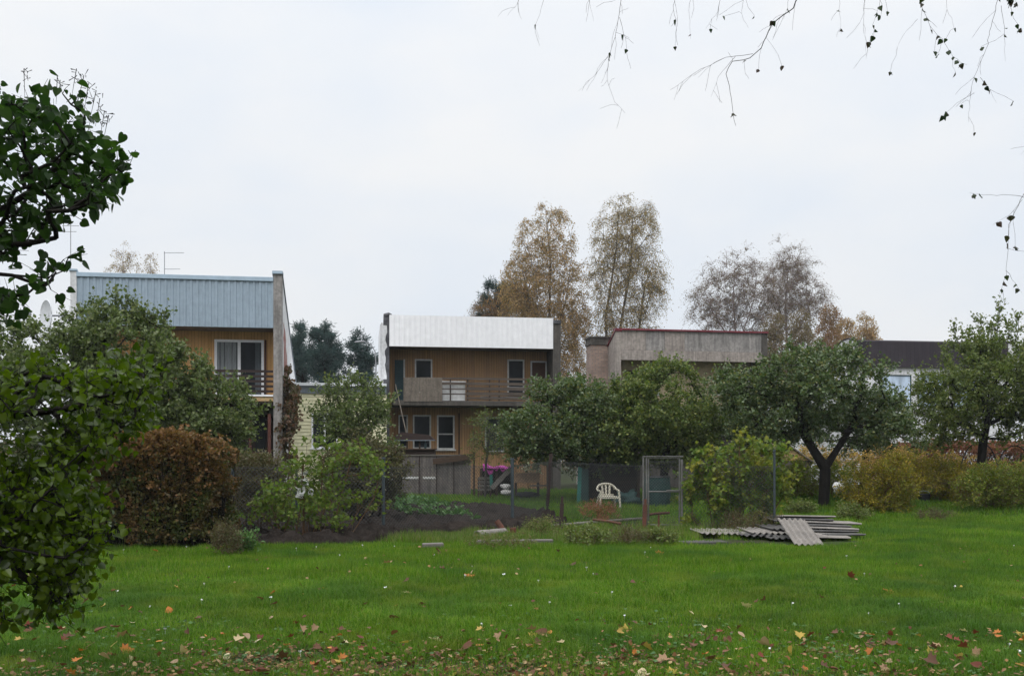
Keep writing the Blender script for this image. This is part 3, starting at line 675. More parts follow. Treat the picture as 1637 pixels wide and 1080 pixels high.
o = MB(); H.box('', None, 707, 610.5, 744, 641, .12, .7, mb=o)
o = o.build('storage_chest', M['white_bag'], None, .03); o.matrix_world = H.o.matrix_basis; tag(o, 'white chest standing on the balcony behind its wooden rails', 'chest')
lid = MB(); H.box('', None, 706.4, 608.8, 744.6, 611.6, .10, .72, mb=lid); lid.build('lid', M['white_bag'], o, .01)
o = MB(); H.box('', None, 768, 633.5, 842, 638.5, .10, .25, mb=o); o = o.build('board', M['roof_sheet'], None); o.matrix_world = H.o.matrix_basis
tag(o, 'long pale board lying on the balcony floor', 'board')
o = MB().tube([at(632, 614, 38.0), at(650, 694, 37.4)], .022, 7).build('wooden_pole', M['plywood']); tag(o, 'thin pale pole leaning against the corner of the plank balcony', 'pole')
A2 = MB(); x, _, xx, zz = H.rect(616.5, 720, 628.5, 618.5, -.3)
A2.box(x, -.3, -.4, xx, -.06, zz).build('pillar', M['plaster_white'], H.o, .01)

# ---- concrete house with red cap and chimney
H = Front('terraced_house', 'grey concrete panel house with thin red roof edge and brick chimney', 983.5, 42.2, 10, .40, group='flat-fronted houses in the row')
x0 = H.lo(984, 550)[0]; x1 = H.lo(993, 550)[0]; x2 = H.lo(1218, 550)[0]; x3 = H.lo(1227, 550)[0]
zt = H.lo(1100, 530)[1]; zm = H.lo(1100, 561)[1]; zf = H.lo(1100, 577)[1]; zbk = zt-3.1
ztl = H.lo(988, 529)[1]
side_wall(H, 'party_wall', M['concrete_warm'], x0, x1, ztl, zbk, DEP)
side_wall(H, 'party_wall', M['concrete_dark'], x2, x3, zt, zbk, DEP)
MB().prism([(-.05, ztl+.004), (DEP, zbk+.02), (DEP, zbk+.06), (-.05, ztl+.07)], 'x', x0-.04, x1+.02).build('wall_cap', M['red_metal'], H.o)
px_ = [993, 1033, 1063, 1095, 1118, 1156, 1218]
mats = ['concrete_warm', 'concrete', 'concrete_warm', 'concrete', 'concrete', 'concrete']
for i in range(6):
    a, b2 = H.lo(px_[i], 550)[0], H.lo(px_[i+1], 550)[0]
    MB().box(a+.006, .03+.003*(i % 2), zm+.01, b2-.006, .16, zt).build('fascia_panel', M['concrete_warm' if i in (0, 2) else 'concrete'], H.o)
MB().box(x1+.004, -.02, zf, x2-.004, .18, zm-.004).build('lintel', M['concrete_warm'], H.o, .01)
b = MB(); b.box(x0-.03, -.06, zt+.004, x3+.03, .3, zt+.075); b.build('roof_edge', M['red_metal'], H.o)
M['beige_wall'] = mat('beige_wall', (.50, .41, .27), (.44, .36, .24), 1.5, .85, .2, .2)
zs = H.lo(1100, 650)[1]
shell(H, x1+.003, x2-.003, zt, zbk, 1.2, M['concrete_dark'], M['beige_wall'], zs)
MB().box(x1+.006, -.02, zs-.2, x2-.006, 1.19, zs-.01).build('balcony_slab', M['concrete'], H.o)
window(H, 1000, 592, 1018, 632, 1.2, 'brown_wood', 'glass', fw=.06)
window(H, 1026, 592, 1054, 632, 1.2, 'old_white', 'glass', fw=.06)
window(H, 1147, 592, 1172, 632, 1.2, 'old_white', 'glass', fw=.06)
window(H, 1176, 592, 1198, 632, 1.2, 'old_white', 'glass', fw=.06)
ch = empty('chimney', (0, 0, 0)); ch.parent = H.o
# chimney stands against the outside of the gable
d0 = .6
while d0 < 5 and H.lo(972, 560, d0)[0] < x0: d0 += .02
xa = H.lo(945, 560, d0)[0]; xb = x0-.003
zc = H.lo(958, 551, d0)[1]; zc2 = H.lo(958, 537.5, d0)[1]
MB().box(xa, d0, -.4, xb, d0+.85, zc).build('stack', M['brick'], ch)
MB().box(xa-.05, d0-.05, zc+.002, xb+.2, d0+.9, zc+.12).box(xa-.02, d0-.02, zc+.122, xb+.16, d0+.87, zc2-.07).box(xa-.06, d0-.06, zc2-.068, xb+.2, d0+.91, zc2).build('chimney_cap', M['concrete_dark'], ch)

# ---- white house with dark roof front, far right
H = Front('terraced_house', 'white house with dark brown mansard roof front behind the right apple trees', 1365, 46.0, 8.5, .40, group='flat-fronted houses in the row')
x0 = H.lo(1360.5, 560)[0]; x1 = H.lo(1366, 560)[0]; x2 = H.lo(1612, 560)[0]; x3 = H.lo(1620, 560)[0]
zt = H.lo(1480, 544.5)[1]; zf = H.lo(1480, 587.5)[1]; zbk = zt-2.6
for a, b2 in ((x0, x1), (x2, x3)):
    MB().prism([(-.02, -.4), (-.02, zt-.5), (-.02, zt-.05), (.25, zt+.04), (.9, zt), (2.4, zt-.75), (DEP, zbk), (DEP, -.4)], 'x', a, b2).build('party_wall', M['plaster_white'], H.o)
    MB().prism([(-.03, zt-.06), (.25, zt+.05), (.9, zt+.01), (2.4, zt-.74), (DEP, zbk+.01), (DEP, zbk+.06), (2.4, zt-.69), (.9, zt+.06), (.25, zt+.10), (-.05, zt+.0)], 'x', a-.03, b2+.03).build('wall_cap', M['dark_roof'], H.o)
MB().prism([(-.04, zf), (.04, zt-.06), (.099, zt+.0), (.099, zf)], 'x', x1+.002, x2-.002).build('fascia', M['dark_roof'], H.o)
shell(H, x1+.003, x2-.003, zt-.1, zbk, .10, M['plaster_white'], M['plaster_white'], H.lo(1480, 650)[1])
for p0, p1, bars in ((1408, 1456, ()), (1467, 1508, (.5,)), (1525, 1575, (.5,))):
    window(H, p0, 599, p1, 650, .10, 'dark_teal', 'glass_sky', bars=bars, fw=.045)

# ---- small shed in the neighbour's garden
c = gp(1258, 38.5)
o = empty('garden_shed', c, R(-12), 'small grey shed with pale gable roof seen under the apple trees', 'shed')
MB().prism([(-.9, -.2), (-.9, 1.15), (0, 1.80), (.9, 1.15), (.9, -.2)], 'y', 0, 1.6).build('wall', M['fibre_panel'], o)
for sx in (-1, 1):
    MB().prism([(0, 1.83), (sx*1.05, 1.06), (sx*1.05, 1.11), (0, 1.88)], 'y', -.15, 1.75).build('roof', M['slate'], o)
MB().prism([(-.82, 1.20), (0, 1.78), (.82, 1.20)], 'y', -.025, -.004).build('gable_panel', M['pale_wood'], o)
# ---- street lamp behind the annexe
o = empty('street_lamp', gp(601, 60), 0, 'grey street lamp with curved arm in front of the right pine', 'street lamp')
zz = at(600, 546, 60).z - gp(601, 60).z
MB().tube([(0,0,0), (0,0,zz-1.4), (-.05,0,zz-.6), (-.3,0,zz-.15), (-.7,0,zz)], [.07,.04,.032,.028,.025], 8).build('pole', M['antenna'], o)
MB().tube([(-.65,0,zz), (-.8,0,zz+.02), (-1.15,0,zz-.01), (-1.3,0,zz-.03)], [.03,.06,.06,.02], 8).build('lamp_head', M['antenna'], o)

# ------------------------------------------------------------------ fences and garden things
def mesh_panel(a, b, h, name, parent, base, s=.085, r=.0042, z0=.04):
    a = Vector(a); b = Vector(b); Lh = (Vector((b.x-a.x, b.y-a.y, 0))).length; P0, P1 = [], []
    def pt(u, v):
        t = u/Lh; return (a.x+(b.x-a.x)*t, a.y+(b.y-a.y)*t, a.z+(b.z-a.z)*t + z0 + v)
    for sg in (1, -1):
        c0 = np.arange(-h, Lh, s) if sg == 1 else np.arange(0, Lh+h, s)
        for c in c0:
            if sg == 1: u0, u1 = max(0, c), min(Lh, c+h); v0, v1 = u0-c, u1-c
            else: u0, u1 = max(0, c-h), min(Lh, c); v0, v1 = c-u0, c-u1
            if u1-u0 > .02: P0.append(pt(u0, v0)); P1.append(pt(u1, v1))
    for v in (.0, h*.97): P0.append(pt(0, v)); P1.append(pt(Lh, v))
    P0 = np.array(P0)-np.array(base); P1 = np.array(P1)-np.array(base)
    return Batch().add(*tubes(P0, P1, np.full(len(P0), r), np.full(len(P0), r), 3)).build(name, M['wire'], parent)
def post(px, Y, h, mt, parent, base, r=.03, top=None, name='post', dx=0):
    p = gp(px, Y) - Vector(base)
    b = MB().tube([p-Vector((0,0,.25)), p+Vector((dx, 0, h))], r, 8)
    if top: b.tube([p+Vector((dx,0,h)), p+Vector((dx,0,h+.035))], [r*1.35, r*1.1], 8)
    return b.build(name, mt, parent)
fb = gp(613, 21.2)
fo = empty('chain_link_fence', fb, 0, 'sagging chain-link fence with blue-grey steel posts along the dug bed', 'fence')
fpts = [gp(372, 20.6), gp(613, 21.2), gp(819, 24.3), gp(878, 26.3), gp(1031, 23.2)]
post(613, 21.2, 1.62, M['post_steel'], fo, fb, .034, 1); post(819, 24.3, 1.60, M['post_steel'], fo, fb, .040, 1)
post(474, 20.9, 1.55, M['post_steel'], fo, fb, .028, 1); post(372, 20.6, 1.5, M['post_steel'], fo, fb, .03, 1)
p = gp(875, 26.3)-fb
o = MB().bar(p+Vector((.0, 0, .28)), p+Vector((.10, 0, 1.66)), .09, .07).tube([p-Vector((.02,0,.2)), p+Vector((.0,0,.3))], .03, 6).build('wooden_post', M['dark_wood_and_shade'], fo)
for a, b in zip(fpts[:-1], fpts[1:]): mesh_panel(a, b, 1.42, 'wire_mesh', fo, fb)
f2b = gp(1238, 21.9)
f2 = empty('chain_link_fence', f2b, 0, 'chain-link fence running right from the gate into yellow-green bushes', 'fence')
post(1238, 21.9, 1.78, M['post_steel'], f2, f2b, .027, 1)
mesh_panel(gp(1092, 22.8), gp(1238, 21.9), 1.42, 'wire_mesh', f2, f2b)
# gate
gb = gp(1031, 22.8); s_ = 22.8/FPX
go = empty('garden_gate', gb, 0, 'grey pipe-framed wire gate standing left of the yellow-green bush', 'gate')
wg, hg = 55*s_, 113*s_
fr = MB()
for x in (-.035, .035): fr.tube([(x, 0, -.1), (x, 0, hg+.03)], .022, 8)
fr.build('post', M['gate_steel'], go)
MB().tube([(wg+.06, .02, -.2), (wg+.06, .02, hg-.02)], .03, 8).build('post', M['gate_steel'], go)
lf = MB().tube([(.08, 0, .1), (.08, 0, hg), (wg, 0, hg), (wg, 0, .1), (.08, 0, .1)], .018, 7)
lf.tube([(.08, 0, hg*.53), (wg, 0, hg*.53)], .018, 7); lf = lf.build('leaf_frame', M['gate_steel'], go)
mesh_panel(gb+Vector((.09, 0, 0)), gb+Vector((wg, 0, 0)), hg-.14, 'wire_mesh', go, gb, .07, .0038, .1)
MB().box(wg-.30, -.03, hg*.53+.02, wg+.03, -.005, hg*.53+.045).tube([(wg-.02,-.02,hg*.53+.03), (wg-.02,-.1,hg*.53+.03)], .012, 6).build('latch', M['gate_steel'], go)
MB().box(-.045, -.03, hg+.032, wg+.09, .03, hg+.06).build('top_bar', M['gate_steel'], go)

# short dark posts
for px, py0, py1, lb in ((897, 793, 853, 'short dark weathered post left of the white chair'), (1030, 797, 846, 'short rusty post at the foot of the wire gate')):
    c = ghit(px, py1); h = (py1-py0)/FPX*c.y
    b = MB().bar(Vector((-.02, 0, -.2)), Vector((.02, 0, h*.82)), .085, .085).bar((.02, 0, h*.80), (.025, 0, h), .055, .055)
    o = b.build('wooden_post', M['rust'] if px > 1000 else M['dark_wood_and_shade']); o.location = c; tag(o, lb, 'post', 'short posts along the garden edge')
c = ghit(1053, 848); o = MB().tube([(0,0,-.2), (0,0,.36)], .022, 7).build('metal_stake', M['rust']); o.location = c; tag(o, 'thin dark stake carrying the rusty rail inside the gate', 'stake')
# poles lying about
for px0, py0, px1, py1, h0, h1, r, mt, lb in (
    (882, 841, 1032, 829, .10, .14, .035, 'grey_wood', 'long grey pole lying in front of the white chair'),
    (948, 832, 993, 838, .22, .14, .032, 'rust', 'reddish pole crossing the long grey pole'),
    (1028, 826, 1070, 822, .30, .33, .030, 'rust', 'rusty rail reaching into the yellow-green bush by the gate')):
    a = ghit(px0, py0+h0*60); b2 = ghit(px1, py1+h1*60); a.z += h0; b2.z += h1; c = (a+b2)/2
    o = MB().tube([a-c, (b2-a)*.5+a-c+Vector((0,0,.012)), b2-c], r, 8).build('pole', M[mt]); o.location = c; tag(o, lb, 'pole', 'poles lying by the gate')
# grey pipe, red elbow, stump pipe
a = ghit(762, 861); b2 = ghit(806, 857); b2.y += .1; c = (a+b2)/2; c.z += .09
d = (b2-a); rr_ = .085
b = MB(); k = 16; n1 = d.cross(Vector((0,0,1))).normalized(); up_ = Vector((0,0,1))
def ringp(cn, r): return [cn + r*(math.cos(2*math.pi*j/k)*n1 + math.sin(2*math.pi*j/k)*up_) for j in range(k)]
vs = ringp(-d/2, rr_) + ringp(d/2, rr_) + ringp(-d/2, rr_*.78) + ringp(d/2, rr_*.78)
fs = []
for j in range(k):
    q = (j+1) % k; fs += [(j, q, k+q, k+j), (2*k+j, 3*k+j, 3*k+q, 2*k+q), (j, 2*k+j, 2*k+q, q), (k+j, k+q, 3*k+q, 3*k+j)]
o = b.add(vs, fs).build('concrete_pipe', M['slate'], smooth=False); o.location = c; tag(o, 'grey concrete pipe lying at the front edge of the dug bed', 'pipe')
c = ghit(808, 856); s_ = c.y/FPX
o = MB().tube([(-14*s_, .05, 24*s_), (-8*s_, .03, 15*s_), (-2*s_, 0, 6*s_), (6*s_, 0, 3*s_)], [.06, .065, .065, .055], 10).build('elbow_pipe', M['rust']); o.location = c
tag(o, 'rusty bent pipe end sticking up beside the grey concrete pipe', 'pipe', 'rusty pipe pieces at the bed')
c = ghit(822, 858)
o = MB().tube([(0,0,-.05), (-.02,0,.20)], [.075,.07], 10).tube([(.05,0,.06), (.28,.02,.05)], [.05,.045], 8).build('pipe_stump', M['rust']); o.location = c
tag(o, 'short rusty pipe stump with side branch beside the bent pipe', 'pipe', 'rusty pipe pieces at the bed')
# old kerb timbers half sunk in grass
for px0, px1, py, hh, lb in ((675, 709, 876, .11, 'short grey timber end half sunk in the lawn edge'), (762, 884, 871, .12, 'long grey timber half overgrown along the lawn edge')):
    a = ghit(px0, py); b2 = ghit(px1, py-1); c = (a+b2)/2
    o = MB().bar(a-c+Vector((0,0,hh*.35)), b2-c+Vector((0,0,hh*.35)), .16, hh).build('timber', M['grey_wood'], None, .02); o.location = c; tag(o, lb, 'timber', 'edging timbers')
c = ghit(1122, 867); o = MB().prism([(-.45,-.2),(.1,-.26),(.5,-.12),(.42,.2),(-.1,.26),(-.5,.1)], 'z', -.03, .035).build('stone_slab', M['slate_dark'], None, .015); o.location = c
tag(o, 'flat grey slab set in grass in front of the corrugated sheets', 'slab')

# corrugated sheets
def sheet(Wd, Ln, waves, amp=.019, th=.009, bend=0):
    b = MB(); n = waves*8; v = []
    for t in (0, 1):
        for j in (0, 1, 2):
            for i in range(n+1):
                v.append((Wd*(i/n-.5), Ln*(j/2-.5), amp*math.sin(2*math.pi*waves*i/n) - t*th - bend*(abs(j-1) == 0)*-1))
    m_ = n+1; fs = []
    for t in (0, 1):
        for j in (0, 1):
            for i in range(n):
                q = t*3*m_+j*m_+i; f = (q, q+1, q+m_+1, q+m_); fs.append(f if t == 0 else f[::-1])
    for i in range(n):
        for j in (0, 2): q = j*m_+i; fs.append((q, q+3*m_, q+3*m_+1, q+1))
    for j in (0, 1):
        for i in (0, n): q = j*m_+i; fs.append((q, q+m_, q+m_+3*m_, q+3*m_))
    return b.add(v, fs)
SG = 'corrugated roof sheets in the pile'
# (px, py of centre on ground, height, width, length, yaw, tilt x, tilt y, material, label)
for px, py, z, Wd, Ln, yaw, tx, ty, mt, lb in (
    (1165, 859, .10, 1.30, .95, 8, 2, 1, 'slate', 'grey corrugated sheet lying flat at the left end of the pile'),
    (1214, 862, .09, .70, .95, -4, 1, 0, 'slate_dark', 'dark corrugated sheet with broken edge low beside the leftmost sheet'),
    (1268, 863, .06, 1.15, 1.2, 6, 1, -1, 'slate_dark', 'bottom dark corrugated sheet hidden under the middle of the pile'),
    (1244, 859, .12, 1.25, 1.15, 4, 2, 1, 'slate', 'grey corrugated sheet second from the ground, wavy edge facing out'),
    (1322, 864, .07, .95, .95, 84, 1, -1, 'slate', 'lowest grey sheet sticking out at the right of the pile'),
    (1350, 862, .07, .75, .8, 98, 0, 2, 'slate_dark', 'narrow sheet resting on grass at the right end of the pile'),
    (1322, 857, .17, 1.1, 1.25, 87, 2, 2, 'slate', 'pale sheet in the right half of the pile below the upper two'),
    (1272, 857, .19, 1.20, 1.1, 5, 1, 0, 'slate_dark', 'dark sheet in the middle of the stack under the top sheets'),
    (1322, 853, .27, 1.0, 1.45, 86, 2, 1, 'slate', 'wide pale sheet jutting out furthest right near the top'),
    (1268, 852, .33, 1.00, 1.1, 7, 3, 2, 'slate_dark', 'dark sheet directly below the topmost sheet of the pile'),
    (1326, 858, .12, 1.0, 1.1, 93, 1, 1, 'slate_dark', 'thin dark sheet added for the shaded gap between the two lowest sheets on the right'),  # this and the next two: dark sheets added as shade between the layers
    (1312, 855, .22, 1.0, 1.2, 95, 2, 1, 'slate_dark', 'dark sheet added for the shaded gap under the sheet that juts out furthest right'),
    (1296, 852, .33, 1.0, 1.0, 84, 1, 2, 'slate_dark', 'short dark sheet added for the shaded gap in the right half just below the topmost one'),
    (1290, 851, .385, 1.0, 1.15, 92, 1, 4, 'slate', 'topmost flat sheet of the pile with pale upper face')):
    c = ghit(px, py); o = sheet(Wd, Ln, max(3, round(Wd/.13))).build('corrugated_sheet', M[mt])
    o.location = c + Vector((0, .35, .03+z*.80)); o.rotation_euler = (R(tx), R(ty), R(yaw)); tag(o, lb, 'roof sheet', SG)
a = (at(1242, 829, 20.3)+at(1287, 829, 20.3))/2; b2 = (ghit(1272, 874.5)+ghit(1317, 874.5))/2; b2.z += .05; d = a-b2
Ls = d.length; Wd = 44.5/FPX*19.4
o = sheet(Wd, Ls, 5, .024).build('corrugated_sheet', M['slate'])
Yv = d.normalized(); Xv = (Vector((1, 0, 0)) - Yv*Yv.x).normalized(); Zv = Xv.cross(Yv)
from mathutils import Matrix
o.matrix_world = Matrix.Translation((a+b2)/2) @ Matrix((Xv, Yv, Zv)).transposed().to_4x4(); tag(o, 'tilted corrugated sheet leaning on the front of the pile', 'roof sheet', SG)

# white plastic chair
c = ghit(972, 813); cs = c.y/FPX; hC = 41*cs; wC = 33*cs
o = empty('plastic_chair', c, R(8), 'cream white plastic garden chair in front of the dark boards', 'chair')
sw = wC*.5; sh = hC*.50
MB().prism([(-sw*.86,-.24),(sw*.86,-.24),(sw*.92,.05),(sw*.8,.24),(-sw*.8,.24),(-sw*.92,.05)], 'z', sh-.035, sh).build('seat', M['chair'], o, .012)
MB().box(-sw*.86, -.262, sh-.07, sw*.86, -.242, sh+.004).build('seat_apron', M['chair'], o, .006)
for sx in (-1, 1):
    for sy, yb in ((-1, -.22), (1, .22)):
        tp = (sx*sw*(.90 if sy < 0 else .80), yb, sh-.02 if sy > 0 else hC*.70)
        MB().bar((sx*sw*(1.0 if sy < 0 else .92), yb*1.25, 0), tp, .055, .04, (0, 1, 0)).build('leg', M['chair'], o, .008)
    MB().tube([(sx*sw*.93, -.24, hC*.70), (sx*sw*1.0, -.05, hC*.72), (sx*sw*.98, .15, hC*.76), (sx*sw*.82, .27, hC*.86)], [.024, .030, .030, .028], 8).build('armrest', M['chair'], o, smooth=True)
bk = []; 
for t in np.linspace(0, math.pi, 13): bk.append((-math.cos(t)*sw*.86, .27+.03*math.sin(t), hC*.74+math.sin(t)**.7*hC*.235))
MB().tube(bk, .034, 8).build('back_frame', M['chair'], o, smooth=True)
for x in (-.34, 0, .34):
    MB().bar((x*sw*.9, .235, sh), (x*sw*1.15, .29, hC*.94), .060, .016, (0, 1, 0)).build('back_slat', M['chair'], o, .004)
MB().bar((-sw*.74, .25, sh+.03), (sw*.74, .25, sh+.03), .03, .05, (0, 0, 1)).build('lower_rail', M['chair'], o, .006)

# dark board shed behind the chair
Ys = 32.5; c = gp(982, Ys); s_ = Ys/FPX
o = empty('board_shelter', c, 0, 'low dark board shelter behind the white plastic chair', 'shelter')
H_ = 58*s_
MB().box(-37*s_, 0, -.2, 36*s_, .05, H_).build('front_boards', M['dark_board'], o)
MB().box(-38*s_, -.03, H_+.002, 42*s_, 1.3, H_+.05).build('roof', M['bitumen'], o)
MB().box(36.5*s_, -.02, -.2, 41*s_, .06, H_).build('corner_post', M['brown_wood'], o)
MB().box(-37*s_, .053, -.2, -35*s_, 1.2, H_-.005).box(38*s_, .063, -.2, 40*s_, 1.2, H_-.005).build('side_boards', M['dark_board'], o)
MB().box(-36*s_, 1.203, -.2, 39*s_, 1.25, H_-.005).build('rear_boards', M['dark_board'], o)
for px0, px1, y0, dx, lb in ((922, 928, 753, .05, 'thin pale green board standing left of the dark shelter'), (929, 941, 756, 0, 'wide dark green board standing against the dark shelter')):
    c = gp((px0+px1)/2, 31.5); s2 = 31.5/FPX; h = (812-y0)*s2; hw = (px1-px0)/2*s2
    o = MB().add([(-hw,0,-.1),(hw,0,-.1),(hw,.04,-.1),(-hw,.04,-.1),(-hw+dx,.1,h),(hw+dx,.1,h*.97),(hw+dx,.14,h*.97),(-hw+dx,.14,h)], [(0,3,2,1),(4,5,6,7),(0,1,5,4),(1,2,6,5),(2,3,7,6),(3,0,4,7)]).build('green_board', M['teal'] if px0 < 925 else M['dark_teal'])
    o.location = c; tag(o, lb, 'board', 'green boards by the shelter')
def lump(name, c, rx, ry, rz, mt, label, cat, seed=0, amp=.25, group=None, n=3):
    g = np.random.default_rng(seed); k, m_ = 18, 10; V = []
    for i in range(m_+1):
        for j in range(k):
            th, ph = math.pi*i/m_, 2*math.pi*j/k; d = (math.sin(th)*math.cos(ph), math.sin(th)*math.sin(ph), math.cos(th)); V.append(d)
    V = np.array(V); s = np.ones(len(V))
    for q in range(6):
        w_ = g.normal(size=3)*n; s += amp/3*np.sin(V @ w_*1.7 + g.random()*6)
    V = V*s[:, None]*np.array([rx, ry, rz]); V[:, 2] += rz*.8
    F = np.array([(i*k+j, i*k+(j+1) % k, (i+1)*k+(j+1) % k, (i+1)*k+j) for i in range(m_) for j in range(k)])
    o = link(name, npmesh(name, V, [F], True), M[mt]); o.location = c; return tag(o, label, cat, group)
lump('tarpaulin', gp(1003, 30.5), .42, .3, .20, 'dark_teal', 'crumpled dark green tarpaulin on grass right of the white chair', 'tarpaulin', 4, .5)
# dark water butt behind the gate
c = gp(1050, 30.5); o = empty('water_butt', c, 0, 'dark green water butt standing behind the wire gate', 'barrel')
MB().tube([(0,0,-.1), (0,0,.15), (0,0,.5), (0,0,.85)], [.38,.42,.43,.40], 20).build('body', M['dark_teal'], o)
MB().tube([(0,0,.852), (0,0,.90)], [.42,.40], 20).build('lid', M['black_plastic'], o)

# fibre-cement panel screen before the middle house
Yp = 35.3; c = gp(643, Yp); s_ = Yp/FPX; zt = at(643, 727, Yp).z - c.z
o = empty('panel_screen', c, R(3), 'grey fibre-cement panel screen in front of the plank house', 'screen')
for i, (a, b2) in enumerate(((0, 27), (27.6, 54.5), (55, 82), (82.6, 110))):
    MB().box(a*s_, .004*(i % 2), -.3, b2*s_-.01, .03+.004*(i % 2), zt-.03).build('panel', M['fibre_panel'], o)
MB().box(-.01, -.04, zt-.028, 110*s_, .06, zt+.02).build('top_rail', M['grey_wood'], o)
for a in (27.3, 54.8, 82.3): MB().box(a*s_-.02, -.03, -.3, a*s_+.02, -.002, zt-.03).build('batten', M['dark_wood_and_shade'], o)
MB().box(0, -.022, zt-38*s_, 26*s_, -.004, zt-34.5*s_).box(33*s_, -.024, zt-38*s_, 53*s_, -.004, zt-34.5*s_).build('white_strip', M['old_white'], o)
a = at(692, 737.5, Yp-.1); b2 = at(756, 729, Yp-.0)
o = MB().bar((a-b2)/2, (b2-a)/2, .04, .20, (0, 0, 1)).build('plank', M['brown_wood']); o.location = (a+b2)/2; tag(o, 'brown plank fixed aslant along the top of the grey panels', 'plank')
c = gp(758, 34.6); o = MB().bar((0,0,-.3), (0,0,at(758, 722, 34.6).z-c.z), .08, .08).build('wooden_post', M['brown_wood']); o.location = c; tag(o, 'tall dark post right of the grey panel screen', 'post')
# roofed garden counter
Yb = 36.4; c = gp(664, Yb); s_ = Yb/FPX; zr = at(664, 703, Yb).z-c.z
o = empty('garden_counter', c, 0, 'wooden garden counter under a low dark roof beside the lower windows', 'garden counter')
MB().prism([(-32*s_, zr), (33*s_, zr-.02), (22*s_, zr+.18), (-20*s_, zr+.28), (-32*s_, zr+.12)], 'y', -.45, .5).build('roof', M['dark_wood_and_shade'], o)
MB().box(-31*s_, -.47, zr-.035, 32*s_, -.44, zr-.004).build('roof_edge', M['gutter'], o)
for x in (-27, -12, 8): MB().box(x*s_-.03, -.3, -.2, x*s_+.03, -.24, zr-.04).build('post', M['brown_wood'], o)
MB().box(-29*s_, -.4, zr-15.5*s_, 34*s_, .3, zr-13.5*s_).build('counter_top', M['brown_wood'], o)
MB().box(-28*s_, -.34, -.2, 32*s_, .25, zr-15.7*s_).build('counter_body', M['dark_board'], o)
c2 = c + Vector((17*s_, -.25, zr-13.5*s_)); q = MB().tube([(0,0,0), (0,0,.16), (0,0,.22), (0,0,.30)], [.045,.045,.018,.018], 10).build('bottle', M['teal_door']); q.location = c2; tag(q, 'small dark bottle standing on the garden counter', 'bottle')

# heap of garden things right of the panels
Yk = 34.0; s_ = Yk/FPX
def P_(px, py, Y=Yk): return at(px, py, Y)
o = empty('wooden_pallet', gp(775, Yk-.3), 0, 'grey slatted pallet standing on edge under the pink cloth', 'pallet')
zb_ = gp(775, Yk-.3).z
for i, py in enumerate((764, 770, 776, 782)):
    MB().box(-11*s_, -.02, P_(0, py+2, Yk-.3).z-zb_, 10*s_, .02, P_(0, py-2, Yk-.3).z-zb_).build('board', M['grey_wood'], o)
for x in (-10, 0, 9): MB().box(x*s_-.03, .022, -.05, x*s_+.03, .1, P_(0, 763, Yk-.3).z-zb_).build('bearer', M['brown_wood'], o)
o = MB().bar(P_(785.5, 780, 33.4)-P_(785, 770, 33.4), P_(785, 758, 33.4)-P_(785, 770, 33.4), .10, .025, (0, 1, 0)).build('plank', M['teal']); o.location = P_(785, 770, 33.4); tag(o, 'short bright teal plank standing in front of the pallet', 'plank')
a, b2 = P_(786, 780, 33.3), P_(817, 748, 33.6); o = MB().bar((a-b2)/2, (b2-a)/2, .16, .03, (0, 1, 0)).build('plank', M['grey_wood']); o.location = (a+b2)/2; tag(o, 'pale grey plank leaning diagonally on the garden heap', 'plank')
o = empty('log_store', gp(790, 34.6), 0, 'dark open store of boards carrying the pink cloth', 'store')
zq = P_(790, 748, 34.6).z-gp(790, 34.6).z
MB().box(-22*s_, -.35, zq-.04, 30*s_, .45, zq).build('top', M['dark_wood_and_shade'], o)
for x in (-21, 4, 29): MB().box(x*s_-.04, -.33, -.2, x*s_+.04, -.25, zq-.042).build('post', M['brown_wood'], o)
MB().box(-22*s_, .40, -.2, 30*s_, .44, zq-.042).build('rear_boards', M['dark_board'], o)
g_ = np.random.default_rng(2); V = []; nx_, ny_ = 26, 8
for j in range(ny_+1):
    for i in range(nx_+1):
        u, v_2 = i/nx_, j/ny_; x = (-18+46*u)*s_; y = -.42+.75*v_2
        drop = .22*max(0, .3-v_2)/.3*(1 if u < .35 else .45+.2*math.sin(u*30)); z = zq+.03+.05*math.sin(u*19+v_2*4)*math.sin(v_2*6+u*7)+.07*(u < .18)-drop
        V.append((x, y if v_2 > .1 else -.40-.01*math.sin(u*25), z+.02))
F = np.array([(j*(nx_+1)+i, j*(nx_+1)+i+1, (j+1)*(nx_+1)+i+1, (j+1)*(nx_+1)+i) for j in range(ny_) for i in range(nx_)])
o = link('cloth', npmesh('cloth', np.array(V), [F], True), M['pink']); o.location = gp(790, 34.6); md = o.modifiers.new('solid', 'SOLIDIFY'); md.thickness = .012
tag(o, 'bright pink cloth spread over the dark board store', 'cloth')
lump('sack', P_(810, 790, 33.0), .17, .15, .095, 'sack', 'lower of two dirty white sacks stacked by the steel post', 'sack', 11, .3, 'white sacks')
lump('sack', P_(809, 781, 33.05), .165, .15, .09, 'sack', 'upper of two dirty white sacks stacked by the steel post', 'sack', 12, .3, 'white sacks')
Yt = 33.6; c = gp(843, Yt); o = empty('planter_box', c, 0, 'tan wooden planter box raised on dark legs right of the steel post', 'planter')
za, zb_ = P_(0, 771, Yt).z-c.z, P_(0, 756, Yt).z-c.z
MB().box(-20*s_, -.2, za, 19*s_, .2, zb_).build('box', M['tan_board'], o, .01)
MB().box(-20.5*s_, -.215, zb_+.002, 19.5*s_, .21, zb_+.025).build('rim', M['pale_wood'], o)
for x in (-18, 17): MB().box(x*s_-.04, -.15, -.2, x*s_+.04, .15, za-.002).build('leg', M['dark_wood_and_shade'], o)
lump('plastic_bag', gp(843, Yt-.1)+Vector((0,0,.02)), .34, .2, .12, 'black_plastic', 'dark plastic bag on the ground under the tan planter box', 'bag', 15, .4)
